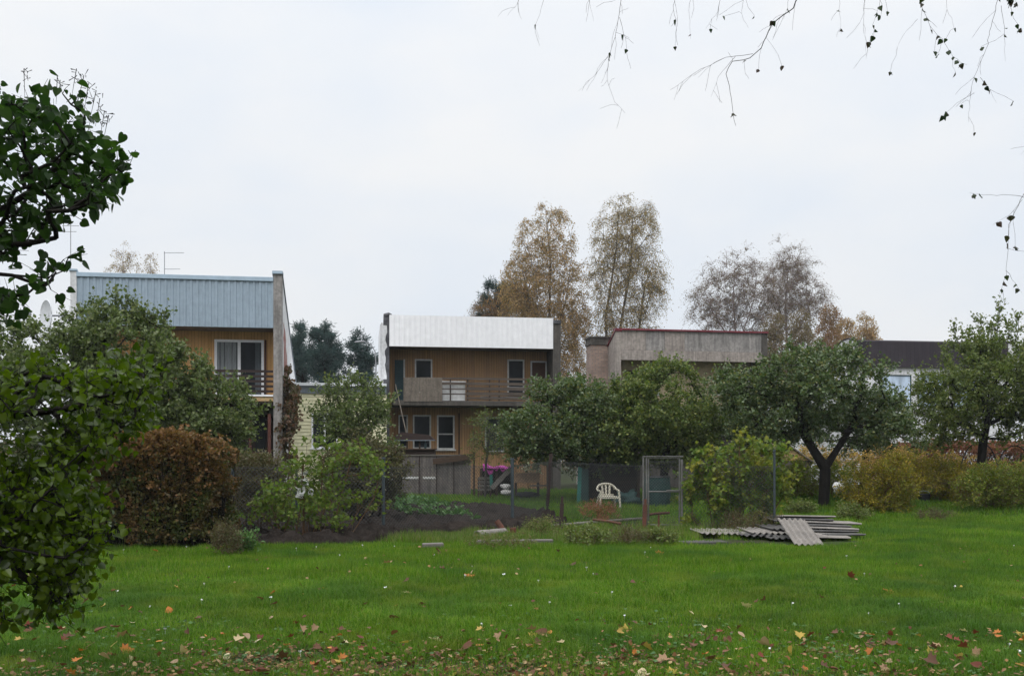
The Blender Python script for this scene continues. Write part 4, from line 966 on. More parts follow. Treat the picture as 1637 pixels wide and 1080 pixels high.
o = MB().bar((-.45,0,0), (.45,0,.02), .05, .05).build('pole', M['grey_wood']); o.location = P_(868, 776, 33); tag(o, 'short pale stick lying right of the tan planter box', 'stick')
lump('plastic_bag', gp(1340, 29.0)+Vector((0,0,.52)), .14, .12, .14, 'white_bag', 'white plastic bag hanging right of the forked apple trunk', 'bag', 21, .4)
c = gp(1477, 31.5); o = empty('bucket', c, 0, 'black bucket standing on grass beneath the yellow bushes', 'bucket')
MB().tube([(0,0,-.03), (0,0,.26)], [.15,.19], 18).build('body', M['black_plastic'], o)
MB().tube([(.19*math.cos(t), .0, .26+.10*math.sin(t)) for t in np.linspace(0, math.pi, 9)], .006, 5).build('handle', M['antenna'], o)
# arched hoops under the right tree
for px0, px1, ptop, Y, lb in ((1534, 1597, 707, 32.5, 'left arched plastic hoop beside the right tree trunk'), (1592, 1652, 712, 31.5, 'right arched plastic hoop reaching the photo edge')):
    a, b2 = gp(px0, Y), gp(px1, Y); rx = (b2.x-a.x)/2; zt = at(px0, ptop, Y).z-a.z; c = (a+b2)/2; c.z = a.z
    o = MB().tube([(-rx*math.cos(t)*1.0, .1*math.sin(2*t), max(zt*math.sin(t)**.75, -.1)) for t in np.linspace(0, math.pi, 19)], .018, 7, True).build('hoop', M['black_plastic']); o.location = c; tag(o, lb, 'hoop', 'arched garden hoops')
# white seated thing behind the canes: crumpled sheeting tied to stakes
c = gp(484, 19.95)
o = empty('plastic_sheeting', c, 0, 'torn white plastic sheeting tied to a stake behind the canes', 'sheeting')
MB().tube([(.02,.05,-.1), (.0,.05,1.55)], .015, 6).build('stake', M['cane'], o)
g_ = np.random.default_rng(9); b = MB()
for px, py, wx, wz in ((487, 756, 6, 3), (487, 770, 6, 6), (480, 785, 7, 7), (497, 787, 4, 6), (491, 776, 3, 4), (479, 793, 6, 3)):
    q = at(px, py, 19.75+.1*g_.random())-c; n_ = 5; s_ = 19.95/FPX; vv = []
    for j in range(n_):
        for i in range(n_):
            vv.append((q.x+wx*s_*(i/2-1)*(.7+.5*g_.random()), q.y+.04*g_.normal(), q.z+wz*s_*(j/2-1)*(.7+.5*g_.random())))
    b.add(vv, [(j*n_+i, j*n_+i+1, (j+1)*n_+i+1, (j+1)*n_+i) for j in range(n_-1) for i in range(n_-1)])
q = b.build('sheet', M['white_bag'], o); md = q.modifiers.new('solid', 'SOLIDIFY'); md.thickness = .004

# ------------------------------------------------------------------ trees and shrubs
def spts(px_pts, Y, dys=None):
    return [at(px, py, Y+(dys[i] if dys else 0)) for i, (px, py) in enumerate(px_pts)]
def tree(name, label, px, Y, stems, blobs, **kw):
    """stems: pixel polylines, the first point replaced by the ground under it."""
    out = []
    for q in stems:
        dys = [0]*len(q) if not isinstance(q[0], tuple) or len(q[0]) < 3 else [p[2] for p in q]
        pts = [at(p[0], p[1], Y+dd) for p, dd in zip(q, dys)]
        if q is stems[0] or kw.get('multi'): g0 = gp(q[0][0], Y+dys[0]); pts[0] = g0 - Vector((0, 0, .1))
        fine = []
        for a, b in zip(pts[:-1], pts[1:]):
            n = max(1, int((b-a).length/.35))
            fine += [a + (b-a)*(i/n) for i in range(n)]
        out.append(fine + [pts[-1]])
    kw.pop('multi', None)
    return plant(name, label, kw.pop('cat', 'tree'), gp(px, Y), out, [pblob(b[0], b[1], Y+(b[5] if len(b) > 5 else 0), b[2], b[3], b[4]) for b in blobs], **kw)
AP = dict(lm=M['leaf_apple'], wm=M['bark'], group='apple trees in the gardens', T=T_QUAD, wid=1.25)
tree('apple_tree', 'big dark apple tree with forked trunk right of the corrugated sheets', 1318, 30.0,
     [[(1316, 808), (1318, 770), (1319, 748)], [(1319, 748), (1302, 722), (1284, 692, -.3), (1270, 650, -.3)], [(1319, 748), (1336, 722), (1350, 700, -.3), (1368, 668, -.3)], [(1350, 700, -.3), (1400, 690, -.2)]],
     [(1240, 645, 85, 50, 1.6), (1325, 615, 90, 56, 2.0), (1398, 668, 48, 36, 1.4), (1190, 630, 44, 42, 1.3, .5), (1250, 680, 60, 22, 1.3), (1385, 685, 62, 22, 1.3), (1372, 600, 50, 38, 1.3), (1265, 600, 50, 34, 1.3)],
     n=520, twigs=8, lpt=11, ls=.088, tl=.42, r_tip=.0092, expo=.485, shell=.62, rmax=.17, seed=11, gaps=.33, ragged=.38, **AP)
tree('apple_tree', 'apple tree behind the white chair, second crown left of the forked one', 1060, 32.0,
     [[(1058, 800), (1062, 750), (1066, 715)], [(1066, 715), (1040, 680), (1020, 650)], [(1066, 715), (1100, 680), (1125, 640)]],
     [(1050, 655, 70, 55, 1.8), (1060, 715, 72, 26, 1.5), (1112, 690, 40, 40, 1.4), (1000, 690, 46, 44, 1.5), (1072, 618, 46, 30, 1.3), (1020, 632, 34, 30, 1.2)],
     n=500, twigs=8, lpt=11, ls=.088, tl=.42, r_tip=.0085, expo=.46, rmax=.13, seed=12, gaps=.33, ragged=.38, lm=M['leaf_apple_light'], wm=M['bark'], group='apple trees in the gardens', wid=1.25)
tree('apple_tree', 'apple tree crown covering the right part of the plank house', 915, 32.5,
     [[(940, 800), (940, 755), (935, 722)], [(935, 722), (905, 690), (880, 665)], [(935, 722), (955, 690), (965, 655)]],
     [(890, 680, 78, 58, 1.7), (955, 680, 62, 62, 1.6), (850, 695, 44, 40, 1.3), (925, 640, 50, 30, 1.2), (870, 640, 35, 26, 1.0), (925, 715, 65, 24, 1.4)],
     n=470, twigs=8, lpt=11, ls=.088, tl=.42, r_tip=.0085, expo=.46, rmax=.12, seed=13, gaps=.20, ragged=.38, **AP)
tree('apple_tree', 'tree at the right edge with upright shoots above its crown', 1570, 31.5,
     [[(1562, 795), (1568, 752), (1572, 700), (1582, 660)], [(1572, 700), (1548, 678), (1525, 662)], [(1582, 660), (1600, 620)], [(1582, 665), (1560, 610)]],
     [(1560, 630, 80, 60, 1.9), (1605, 600, 60, 60, 1.6), (1512, 645, 50, 46, 1.4), (1635, 645, 55, 50, 1.5), (1520, 680, 40, 22, 1.2), (1620, 685, 40, 22, 1.2), (1560, 580, 42, 38, 1.2), (1655, 600, 45, 45, 1.3), (1492, 690, 22, 20, 1.0)],
     n=500, twigs=8, lpt=9, ls=.09, tl=.42, r_tip=.0085, expo=.46, rmax=.17, seed=14, gaps=.10, ragged=.30, upb=.5, lm=M['leaf_olive'], wm=M['bark'], group='apple trees in the gardens', wid=1.1,
     extra=np.array([at(x, y, 31.5+dy) for x, y, dy in ((1598, 498, 0), (1596, 515, .1), (1594, 530, 0), (1570, 517, .3), (1568, 532, .2), (1612, 522, -.2), (1612, 540, -.3), (1628, 512, .1), (1627, 530, 0), (1580, 530, 0), (1527, 531, 0), (1530, 545, 0), (1548, 540, .2), (1622, 550, 0), (1585, 545, .2), (1600, 550, -.2), (1565, 550, 0), (1540, 560, 0))]))
tree('apple_tree', 'dark apple tree with short thick trunk behind the yellow bushes', 1382, 36.0,
     [[(1380, 790), (1381, 750), (1386, 715)]],
     [(1390, 668, 66, 46, 1.5), (1440, 700, 42, 24, 1.3), (1345, 690, 45, 30, 1.3)],
     n=170, twigs=6, lpt=8, ls=.088, tl=.42, r_tip=.011, expo=.5, rmax=.17, seed=15, **AP)
tree('apple_tree', 'leaning dark trunk and crown behind the yellow-green bush', 1240, 34.5,
     [[(1226, 800), (1235, 745), (1255, 718), (1268, 690)], [(1235, 748), (1222, 715), (1205, 690)]],
     [(1215, 680, 60, 40, 1.5), (1158, 645, 46, 40, 1.4), (1165, 690, 50, 36, 1.4), (1255, 665, 50, 35, 1.3)],
     n=230, twigs=6, lpt=8, ls=.088, tl=.42, r_tip=.010, expo=.5, rmax=.13, seed=16, **AP)
tree('pear_tree', 'tall pale green pear tree with upright shoots behind the brown hedge', 225, 25.5,
     [[(230, 860), (226, 760), (220, 680)], [(220, 680), (180, 600), (165, 545)], [(220, 680), (255, 600), (262, 545)], [(220, 680), (300, 660), (330, 650)], [(220, 680), (130, 640), (80, 600)]],
     [(200, 590, 95, 70, 1.9), (140, 590, 70, 60, 1.6), (262, 615, 64, 55, 1.6), (335, 665, 62, 55, 1.5, .4), (60, 590, 80, 60, 1.8), (350, 705, 52, 40, 1.2, .4), (240, 680, 120, 60, 1.8), (-20, 600, 80, 60, 1.8), (100, 680, 120, 60, 1.8), (190, 530, 45, 30, 1.0)],
     n=760, twigs=8, lpt=10, ls=.095, tl=.42, r_tip=.0075, expo=.46, rmax=.12, seed=17, ragged=.30, upb=.7, lm=M['leaf_pear'], wm=M['bark'], wid=1.2,
     extra=np.array([at(x, y, 25.5+dy) for x, y, dy in ((184, 482, 0), (183, 500, 0), (186, 515, 0), (204, 488, .2), (203, 505, .2), (150, 492, .2), (152, 510, .1), (155, 522, 0), (265, 512, .2), (264, 528, .1), (262, 540, .1), (228, 505, 0), (230, 520, 0), (240, 515, .1), (112, 515, 0), (118, 530, 0), (318, 585, 0), (332, 600, .2), (334, 612, .1), (215, 512, 0), (170, 505, 0), (128, 505, .1), (100, 525, .1), (60, 530, 0), (40, 525, 0), (20, 530, .2))]))
tree('plum_tree', 'airy grey-green tree in front of the yellow annexe', 565, 27.0,
     [[(566, 810), (566, 750), (568, 715)], [(568, 715), (545, 680), (530, 655)], [(568, 715), (595, 680), (605, 650)]],
     [(572, 680, 46, 42, 1.2), (592, 660, 34, 38, 1.1), (550, 695, 20, 26, 1.0), (605, 700, 28, 36, .9), (568, 640, 34, 26, .9), (522, 650, 5, 30, .3)],
     n=190, twigs=7, lpt=8, ls=.08, tl=.38, r_tip=.007, expo=.46, rmax=.08, seed=18, gaps=.3, ragged=.4, upb=.7, lm=M['leaf_pear'], wm=M['bark_grey'], wid=1.1,
     extra=np.array([at(x, y, 27) for x, y in ((522, 618), (523, 635), (568, 612), (556, 622), (580, 618), (597, 622), (540, 640), (610, 632), (500, 660), (505, 675))]))
tree('willow_sapling', 'thin pale willow-like sapling before the plank wall', 778, 33.6,
     [[(775, 790), (777, 740), (782, 700)]],
     [(780, 690, 24, 32, .7), (800, 705, 26, 22, .7), (768, 715, 16, 22, .5)],
     n=60, twigs=6, lpt=8, ls=.075, tl=.45, r_tip=.006, expo=.46, rmax=.05, seed=19, droop=.4, lm=M['leaf_apple_light'], wm=M['bark_grey'], T=T_NARROW, wid=1.1)

# birches, larches and pines behind the houses
BG = 'birches behind the houses'
def birch(label, px, Y, stems, blobs, n, lm, wm, seed, lpt=9, twigs=7, tl=1.1, ls=.11, group=BG, r_tip=.010, name='birch_tree', **kw):
    q = dict(n=n, lm=lm, wm=wm, group=group, T=T_QUAD, tl=tl, twigs=twigs, lpt=lpt, ls=ls, r_tip=r_tip, expo=.44, shell=.35, rmax=.17, seed=seed, out=.6, upb=.3, droop=.95, segs=3, tw_r=.008, bf=.25, up=1.4, jit=.03, wid=1., hang=.6, spread=.10)
    q.update(kw)
    return tree(name, label, px, Y, stems, blobs, **q)
birch('tall golden birch left of the pair rising behind the plank house', 878, 76, [[(878, 790), (876, 600), (878, 500), (880, 420), (872, 335)], [(876, 600), (850, 500), (835, 430)], [(878, 560), (905, 480), (915, 400)]],
      [(876, 350, 22, 34, 1.2), (872, 395, 46, 56, 2.2), (870, 450, 62, 60, 2.8), (868, 505, 74, 52, 3.0), (918, 480, 28, 76, 2), (832, 455, 30, 60, 2), (915, 560, 34, 50, 2), (890, 600, 50, 50, 2), (912, 620, 34, 60, 2)], 620, M['leaf_birch_gold'], M['bark_birch'], 31, lpt=12, ls=.115, tl=1.25, shell=.3)
birch('tall thin greyish birch with two stems right of the golden one', 1000, 74, [[(975, 790), (972, 600), (968, 510), (985, 400), (990, 330)], [(1000, 790), (985, 600), (992, 520), (1008, 430), (1012, 340)], [(992, 520), (1030, 460), (1045, 420)]],
      [(985, 375, 38, 58, 1.8), (1015, 380, 36, 55, 1.8), (1030, 440, 34, 55, 1.8), (970, 450, 28, 76, 1.8), (1002, 455, 50, 66, 2), (995, 520, 52, 40, 2), (1035, 490, 26, 42, 1.4), (992, 330, 20, 24, 1), (1030, 345, 14, 22, 1)], 520, M['leaf_birch_pale'], M['bark_birch'], 32, lpt=8, ls=.10, tl=1.3, multi=True)
birch('lower brown birch at the left foot of the golden birch', 815, 82, [[(815, 790), (812, 600), (815, 500)]],
      [(820, 490, 36, 36, 2), (785, 500, 30, 28, 1.6), (850, 520, 36, 40, 2), (800, 540, 40, 40, 2)], 300, M['leaf_rust'], M['bark_birch'], 33, lpt=9)
birch('wide bare mauve birch, left one behind the concrete house', 1175, 92, [[(1180, 790), (1178, 560), (1172, 480), (1175, 420)], [(1178, 560), (1140, 500), (1125, 460)], [(1178, 560), (1205, 480), (1210, 430)]],
      [(1180, 445, 38, 40, 2.2), (1145, 475, 36, 42, 2.2), (1130, 510, 26, 28, 2), (1205, 475, 36, 50, 2.2), (1180, 510, 56, 30, 2.6)], 330, M['leaf_browngrn'], M['twig_mauve'], 34, lpt=3, twigs=13, tl=1.4, tw_r=.010, shell=.25, droop=.45, upb=.6, ragged=.5)
birch('bare mauve birch with the highest top behind the concrete house', 1255, 94, [[(1262, 790), (1258, 560), (1256, 480), (1262, 405)], [(1258, 560), (1290, 500), (1300, 460)], [(1257, 520), (1235, 470), (1238, 425)]],
      [(1262, 430, 28, 38, 2), (1245, 455, 28, 44, 2), (1285, 470, 28, 40, 2), (1260, 500, 48, 38, 2.6), (1300, 490, 22, 28, 1.6)], 310, M['leaf_browngrn'], M['twig_mauve'], 35, lpt=3, twigs=13, tl=1.4, tw_r=.010, shell=.25, droop=.45, upb=.6, ragged=.5)
for i, (px, Y, top, wd, hb, lm, lb) in enumerate((
    (1236, 80, 495, 22, 620, 'leaf_browngrn', 'narrow brown-green larch left in front of the bare birches'),
    (1280, 80, 490, 24, 620, 'leaf_browngrn', 'narrow brown-green larch right in front of the bare birches'),
    (1325, 84, 480, 24, 620, 'leaf_rust', 'rusty orange larch right of the bare birches'),
    (1352, 88, 505, 20, 620, 'leaf_birch_gold', 'low golden larch between the rusty one and the white gable'),
    (1384, 90, 497, 20, 600, 'leaf_birch_gold', 'golden little tree over the white gable at the far right'))):
    h = hb-top
    birch(lb, px, Y, [[(px, 790), (px, (top+hb)/2), (px+2, top+8)]], [(px, top+h*.22, wd*.45, h*.2, 1.2), (px-2, top+h*.5, wd*.8, h*.25, 1.8), (px+2, top+h*.8, wd, h*.25, 2)], 200, M[lm], M['twig_mauve'], 40+i, lpt=9, ls=.13, group='autumn larches behind the houses', name='larch_tree', tl=.9)
birch('small birch top showing above the grey-blue fascia, left one', 197, 108, [[(195, 790), (195, 520), (197, 395)]], [(196, 412, 10, 24, 1.2), (206, 432, 16, 22, 1.5), (186, 436, 12, 18, 1.5), (212, 415, 5, 14, .8)], 60, M['leaf_birch_pale'], M['twig_mauve'], 51, lpt=4, ls=.13, twigs=6)
birch('small birch top showing above the grey-blue fascia, right one', 241, 110, [[(240, 790), (240, 520), (241, 405)]], [(240, 418, 5, 20, 1), (243, 440, 9, 20, 1.2), (236, 434, 5, 14, 1)], 34, M['leaf_birch_pale'], M['twig_mauve'], 52, lpt=4, ls=.13, twigs=6)
def pine(label, px, Y, stem, blobs, n, seed):
    return tree('pine_tree', label, px, Y, stem, blobs, n=n, twigs=9, lpt=15, ls=.36, tl=.62, T=T_NARROW, wid=.42, lm=M['needles'], wm=M['bark'], r_tip=.02, expo=.45, shell=.55, rmax=.22, seed=seed, out=.6, upb=.8, droop=-.1, tw_r=.012, bf=.2, up=.6, group='pines between the houses', lup=.2, spread=.10, ragged=.6)
pine('left dark pine beside the gable of the blue-grey house', 482, 84, [[(484, 790), (484, 600), (482, 528)]], [(482, 540, 10, 14, 1.2), (478, 562, 16, 16, 1.6), (482, 590, 20, 20, 2)], 70, 61)
pine('tallest dark pine above the annexe roof', 520, 80, [[(520, 790), (520, 600), (518, 520)]], [(519, 532, 10, 12, 1.1), (518, 550, 18, 14, 1.6), (522, 575, 20, 16, 2), (522, 598, 20, 16, 2), (538, 545, 5, 5, .6), (541, 570, 5, 5, .6)], 95, 62)
pine('right smaller pine with gaps beside the street lamp', 577, 82, [[(577, 790), (577, 600), (576, 540)]], [(575, 545, 8, 7, .8), (572, 563, 14, 8, 1.2), (586, 580, 11, 6, 1.1), (562, 582, 8, 5, 1), (577, 602, 19, 8, 1.4)], 46, 63)
pine('blue-grey pine crown left behind the golden birch', 790, 84, [[(792, 790), (792, 600), (792, 455)]], [(792, 480, 20, 24, 1.5), (790, 505, 26, 22, 2), (812, 475, 18, 24, 1.5)], 70, 64)

# far belt of bushes closing the view between houses
g_ = np.random.default_rng(70); n = 26000
x = g_.uniform(-75, 80, n); y = g_.uniform(98, 108, n); hmax = 2.0+2.8*vnoise(x+200, y, .22, 5)
z = gz(x, y) + hmax*np.sqrt(g_.random(n))
b = Batch(); b.add(*leaf_geo(np.stack([x, y, z], 1), rdir(n, g_), rdir(n, g_), .45*(.6+.8*g_.random(n)), T_QUAD))
o = b.build('treeline', M['leaf_browngrn']); tag(o, 'far belt of brown-green bushes behind the houses', kind='stuff')

# bushes
def bush(name, label, px, Y, blobs, stems_n=6, cat='bush', **kw):
    g = np.random.default_rng(kw.get('seed', 1)); base = gp(px, Y); st = []
    B = [pblob(b[0], b[1], Y+(b[5] if len(b) > 5 else 0), b[2], b[3], b[4]) for b in blobs]
    for i in range(stems_n):
        t = B[g.integers(len(B))]; a = np.array(base)+np.array([g.uniform(-.5, .5)*t[3]*1.2+(t[0]-base.x)*.6, g.uniform(-.4, .4)*t[4], 0]); a[2] = float(gz(a[0], a[1]))-.05
        e = np.array(t[:3])+g.normal(size=3)*np.array([t[3], t[4], t[5]])*.3; m_ = (a+e)/2+g.normal(size=3)*.08
        st.append([a, (a+m_)/2, m_, (m_+e)/2, e])
    return plant(name, label, cat, base, st, B, **{**dict(wood='stem', crown='foliage', shell=.5, ragged=.75), **kw})
bush('currant_bush', 'yellow-green leafy bush right of the wire gate', 1175, 22.8,
     [(1150, 775, 36, 34, .6), (1205, 770, 38, 36, .6), (1128, 745, 16, 22, .4), (1165, 738, 18, 20, .4), (1195, 730, 14, 18, .35), (1228, 735, 14, 18, .35), (1112, 780, 16, 32, .4), (1240, 780, 20, 30, .45), (1262, 775, 10, 20, .3), (1180, 815, 60, 22, .5), (1142, 715, 6, 10, .2), (1247, 722, 6, 14, .2), (1105, 822, 14, 18, .3), (1185, 705, 6, 8, .2)],
     26, n=210, twigs=5, lpt=5, ls=.080, tl=.26, T=T_LOBE, lm=M['leaf_currant'], wm=M['cane'], r_tip=.004, seed=71, upb=.4, lup=.9, rmax=.02, tw_r=.003)
bush('raspberry_canes', 'loose yellow-green canes at the lawn edge right of the hedge', 485, 19.9,
     [(470, 800, 46, 45, .45), (520, 800, 42, 50, .5), (440, 800, 26, 30, .35), (490, 750, 34, 34, .4), (530, 735, 26, 22, .4), (560, 725, 30, 16, .4), (590, 745, 26, 20, .4), (585, 800, 22, 16, .4), (430, 815, 18, 16, .35)],
     22, cat='canes', n=190, twigs=4, lpt=4, ls=.066, tl=.22, T=T_LOBE, lm=M['leaf_rasp'], wm=M['cane'], r_tip=.0035, seed=72, upb=.3, lup=.9, rmax=.012, tw_r=.0028, shell=.3)
bush('honeysuckle_bush', 'rounded brownish-green bush behind the first steel fence post', 575, 24.5,
     [(575, 745, 48, 34, .9), (610, 755, 32, 30, .8), (545, 765, 28, 28, .7), (580, 785, 50, 22, .9)],
     10, n=380, twigs=8, lpt=9, ls=.07, tl=.27, lm=M['leaf_dkbrown'], wm=M['bark'], r_tip=.0045, seed=73, rmax=.03)
bush('spirea_bush', 'small dark rounded bush behind the fence right of the hedge', 412, 22.3,
     [(412, 772, 34, 34, .55), (430, 790, 26, 26, .5), (395, 800, 26, 28, .5), (415, 745, 26, 12, .4)],
     14, n=260, twigs=8, lpt=9, ls=.055, tl=.22, lm=M['leaf_dkbrown'], wm=M['cane'], r_tip=.004, seed=74, rmax=.02, upb=.6)
YG = 'yellowing bushes under the apple trees'
bush('yellow_bush', 'large golden yellow bush at the lawn edge right of the forked trunk', 1400, 28.5,
     [(1400, 785, 44, 32, .9), (1430, 770, 36, 34, .9), (1374, 807, 18, 15, .6), (1415, 812, 48, 18, .8)],
     12, n=260, twigs=7, lpt=8, ls=.065, tl=.28, lm=M['leaf_yellow'], wm=M['cane'], r_tip=.004, seed=75, group=YG, rmax=.02)
bush('yellow_bush', 'olive yellow bush above the black bucket', 1485, 32.5,
     [(1480, 765, 46, 30, 1), (1520, 765, 32, 28, 1), (1455, 785, 24, 24, .8), (1500, 760, 40, 14, .8)],
     12, n=220, twigs=7, lpt=8, ls=.065, tl=.28, lm=M['leaf_yellow'], wm=M['cane'], r_tip=.004, seed=76, group=YG, rmax=.02)
bush('yellow_bush', 'low olive-green bush at the right edge below the tree trunk', 1585, 28.6,
     [(1565, 790, 42, 28, .9), (1610, 785, 42, 32, .9), (1645, 780, 30, 34, .8), (1590, 765, 40, 16, .8)],
     12, n=250, twigs=7, lpt=8, ls=.065, tl=.28, lm=M['leaf_yellowgreen'], wm=M['cane'], r_tip=.004, seed=77, group=YG, rmax=.02)
bush('yellow_bush', 'olive green bush behind and left of the forked trunk', 1285, 33.0,
     [(1285, 760, 36, 22, 1), (1260, 768, 24, 22, .8), (1340, 765, 26, 20, .9), (1300, 792, 46, 16, .9)],
     12, n=220, twigs=7, lpt=8, ls=.065, tl=.28, lm=M['leaf_yellowgreen'], wm=M['cane'], r_tip=.004, seed=78, group=YG, rmax=.02)
bush('yellow_bush', 'small bright yellow-green bush between the olive bushes at far right', 1540, 31.0,
     [(1535, 775, 26, 22, .8), (1558, 770, 20, 18, .7)],
     9, n=130, twigs=7, lpt=8, ls=.065, tl=.28, lm=M['leaf_yellow'], wm=M['cane'], r_tip=.004, seed=85, group=YG, rmax=.02)
bush('peach_leaved_shrub', 'orange-tinted shrub glowing between the two right apple trees', 1440, 33.8,
     [(1420, 733, 30, 14, .7), (1460, 735, 34, 14, .7), (1500, 743, 36, 12, .7), (1372, 738, 22, 12, .6), (1540, 750, 30, 10, .6), (1600, 752, 24, 10, .6), (1440, 750, 60, 12, .7), (1295, 728, 40, 12, .7, 5), (1340, 735, 20, 14, .6, 5)],
     14, n=200, twigs=6, lpt=7, ls=.08, tl=.28, lm=M['leaf_peach'], wm=M['cane'], r_tip=.004, seed=79, group=None, rmax=.02)
def hedge(name, label, cat, x0, x1, y0, y1, h, n, ls, mats, seed, rough=.12, rnd=.35, group=None, zlo=.0):
    """clipped hedge: leaves through the outer skin of a rounded block, twigs inside."""
    g = np.random.default_rng(seed); cx, cy = (x0+x1)/2, (y0+y1)/2; bz = float(gz(cx, cy))
    root = empty(name, (cx, cy, bz), 0, label, cat, group); hx, hy = (x1-x0)/2, (y1-y0)/2
    def skin(m_):
        d = g.uniform(-1, 1, (m_, 3)); ax = g.integers(0, 3, m_); pr = np.array([hy*h, hx*h, 2*hx*hy]); ax = g.choice(3, m_, p=pr/pr.sum())
        d[np.arange(m_), ax] = np.where(ax == 2, 1, np.sign(g.normal(size=m_)))
        p_ = 5.0; q = d/np.maximum((np.abs(d)**p_).sum(1)**(1/p_), 1e-6)[:, None]*1.0
        return q
    q = skin(n); low = (np.abs(q[:, 2]) < 2)
    P = np.stack([q[:, 0]*hx, q[:, 1]*hy, h*.5+q[:, 2]*h*.5], 1)
    bump = rough*(vnoise(P[:, 0]+50, P[:, 2]+P[:, 1]+50, 2.2, seed)-.5)*2 + rough*.6*(vnoise(P[:, 0]+90, P[:, 2]+30, 6, seed+1)-.5)*2
    hole = np.maximum(0, vnoise(P[:, 0]+70+P[:, 1], P[:, 2]*1.2+70, 3.1, seed+4)-.58)*1.3
    dep = np.abs(g.normal(size=n))*.12 + hole
    P += unit(q)*(bump-dep+.05*g.random(n))[:, None]; P[:, 2] = np.maximum(P[:, 2], .03)
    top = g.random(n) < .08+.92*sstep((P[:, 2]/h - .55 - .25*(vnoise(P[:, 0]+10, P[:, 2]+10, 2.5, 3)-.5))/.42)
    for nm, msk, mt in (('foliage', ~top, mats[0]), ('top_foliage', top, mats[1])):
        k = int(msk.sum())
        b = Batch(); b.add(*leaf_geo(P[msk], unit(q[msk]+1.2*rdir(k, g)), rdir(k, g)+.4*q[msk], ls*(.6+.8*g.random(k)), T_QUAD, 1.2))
        if nm == 'top_foliage':                                     # shoots that outgrew the last clipping
            k = int(46*hx*2); sk = skin(k); a = np.stack([sk[:, 0]*hx, sk[:, 1]*hy, h*.5+sk[:, 2]*h*.5], 1); a = a[a[:, 2] > h*.3]; k = len(a)
            d = unit(a/np.array([hx, hy, h*.5])-np.array([0, 0, .4])+.5*rdir(k, g)); e = a+d*(.06+.22*g.random(k)**2)[:, None]
            u_ = g.random((k, 9)); LP = (a[:, None]+(e-a)[:, None]*u_[..., None]).reshape(-1, 3)+.015*g.normal(size=(k*9, 3))
            b.add(*leaf_geo(LP, rdir(k*9, g), rdir(k*9, g), ls*(.6+.8*g.random(k*9)), T_QUAD, 1.2))
        b.build(nm, mt, root)
    k = int(90*hx*2); a = np.stack([g.uniform(-hx*.92, hx*.92, k), g.uniform(-hy*.8, hy*.8, k), np.full(k, -.05)], 1)
    m_ = a + np.stack([g.normal(size=k)*.10, g.normal(size=k)*.1, np.full(k, h*.5)], 1); e = m_ + np.stack([g.normal(size=k)*.16, g.normal(size=k)*.14, h*(.25+.2*g.random(k))], 1)
    b = Batch(); rr = np.full(k, .012); b.add(*tubes(a, m_, rr, rr*.8, 4)); b.add(*tubes(m_, e, rr*.8, rr*.35, 4)); b.build('stem', M['bark'], root)
    return root
c0, c1 = gp(95, 17.6), gp(352, 17.9)
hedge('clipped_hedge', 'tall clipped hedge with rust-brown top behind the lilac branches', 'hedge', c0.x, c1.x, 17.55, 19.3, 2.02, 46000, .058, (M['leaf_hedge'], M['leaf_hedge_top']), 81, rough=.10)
c0, c1 = gp(1395, 42), gp(1740, 42)
hedge('clipped_hedge', 'long low red-brown hedge far behind the yellow bushes', 'hedge', c0.x, c1.x, 41.2, 42.6, 1.85, 16000, .11, (M['leaf_redbrown'], M['leaf_redbrown']), 82, .1)
M['petal'] = leafmat('petal', [(.75,.75,.72),(.62,.64,.6),(.10,.15,.06)], .6, .2, .3)
bush('flowering_plant', 'white flowering plant above the tan planter box', 850, 33.7, [(850, 748, 11, 7, .3)], 4, cat='plant', n=14, twigs=4, lpt=4, ls=.07, tl=.12, T=T_OVAL, lm=M['petal'], wm=M['cane'], r_tip=.003, seed=84, rmax=.01)
# climbing vine on the gable of the left house
c = gp(462, 33.2); B = [pblob(460, 640, 33.4, 7, 18, .5), pblob(464, 625, 33.9, 9, 14, .5), pblob(458, 680, 33.3, 8, 30, .4), pblob(463, 668, 33.6, 9, 18, .4), pblob(457, 725, 33.2, 8, 30, .4), pblob(455, 600, 33.8, 4, 22, .4)]
st = [[np.array(c)+np.array([.0, 0, z]) for z in np.linspace(-.1, 2.6, 9)], [np.array(c)+np.array([-.1+.04*z, .25, z]) for z in np.linspace(-.1, 2.2, 8)]]
plant('climbing_vine', 'brownish climbing vine hanging on the gable left of the yellow annexe', 'vine', c, st, B, n=80, twigs=6, lpt=7, ls=.085, tl=.3, T=T_LOBE, lm=M['leaf_vine'], wm=M['cane'], wood='stem', crown='foliage', r_tip=.005, seed=83, hang=.9, droop=.5, upb=0, rmax=.02)

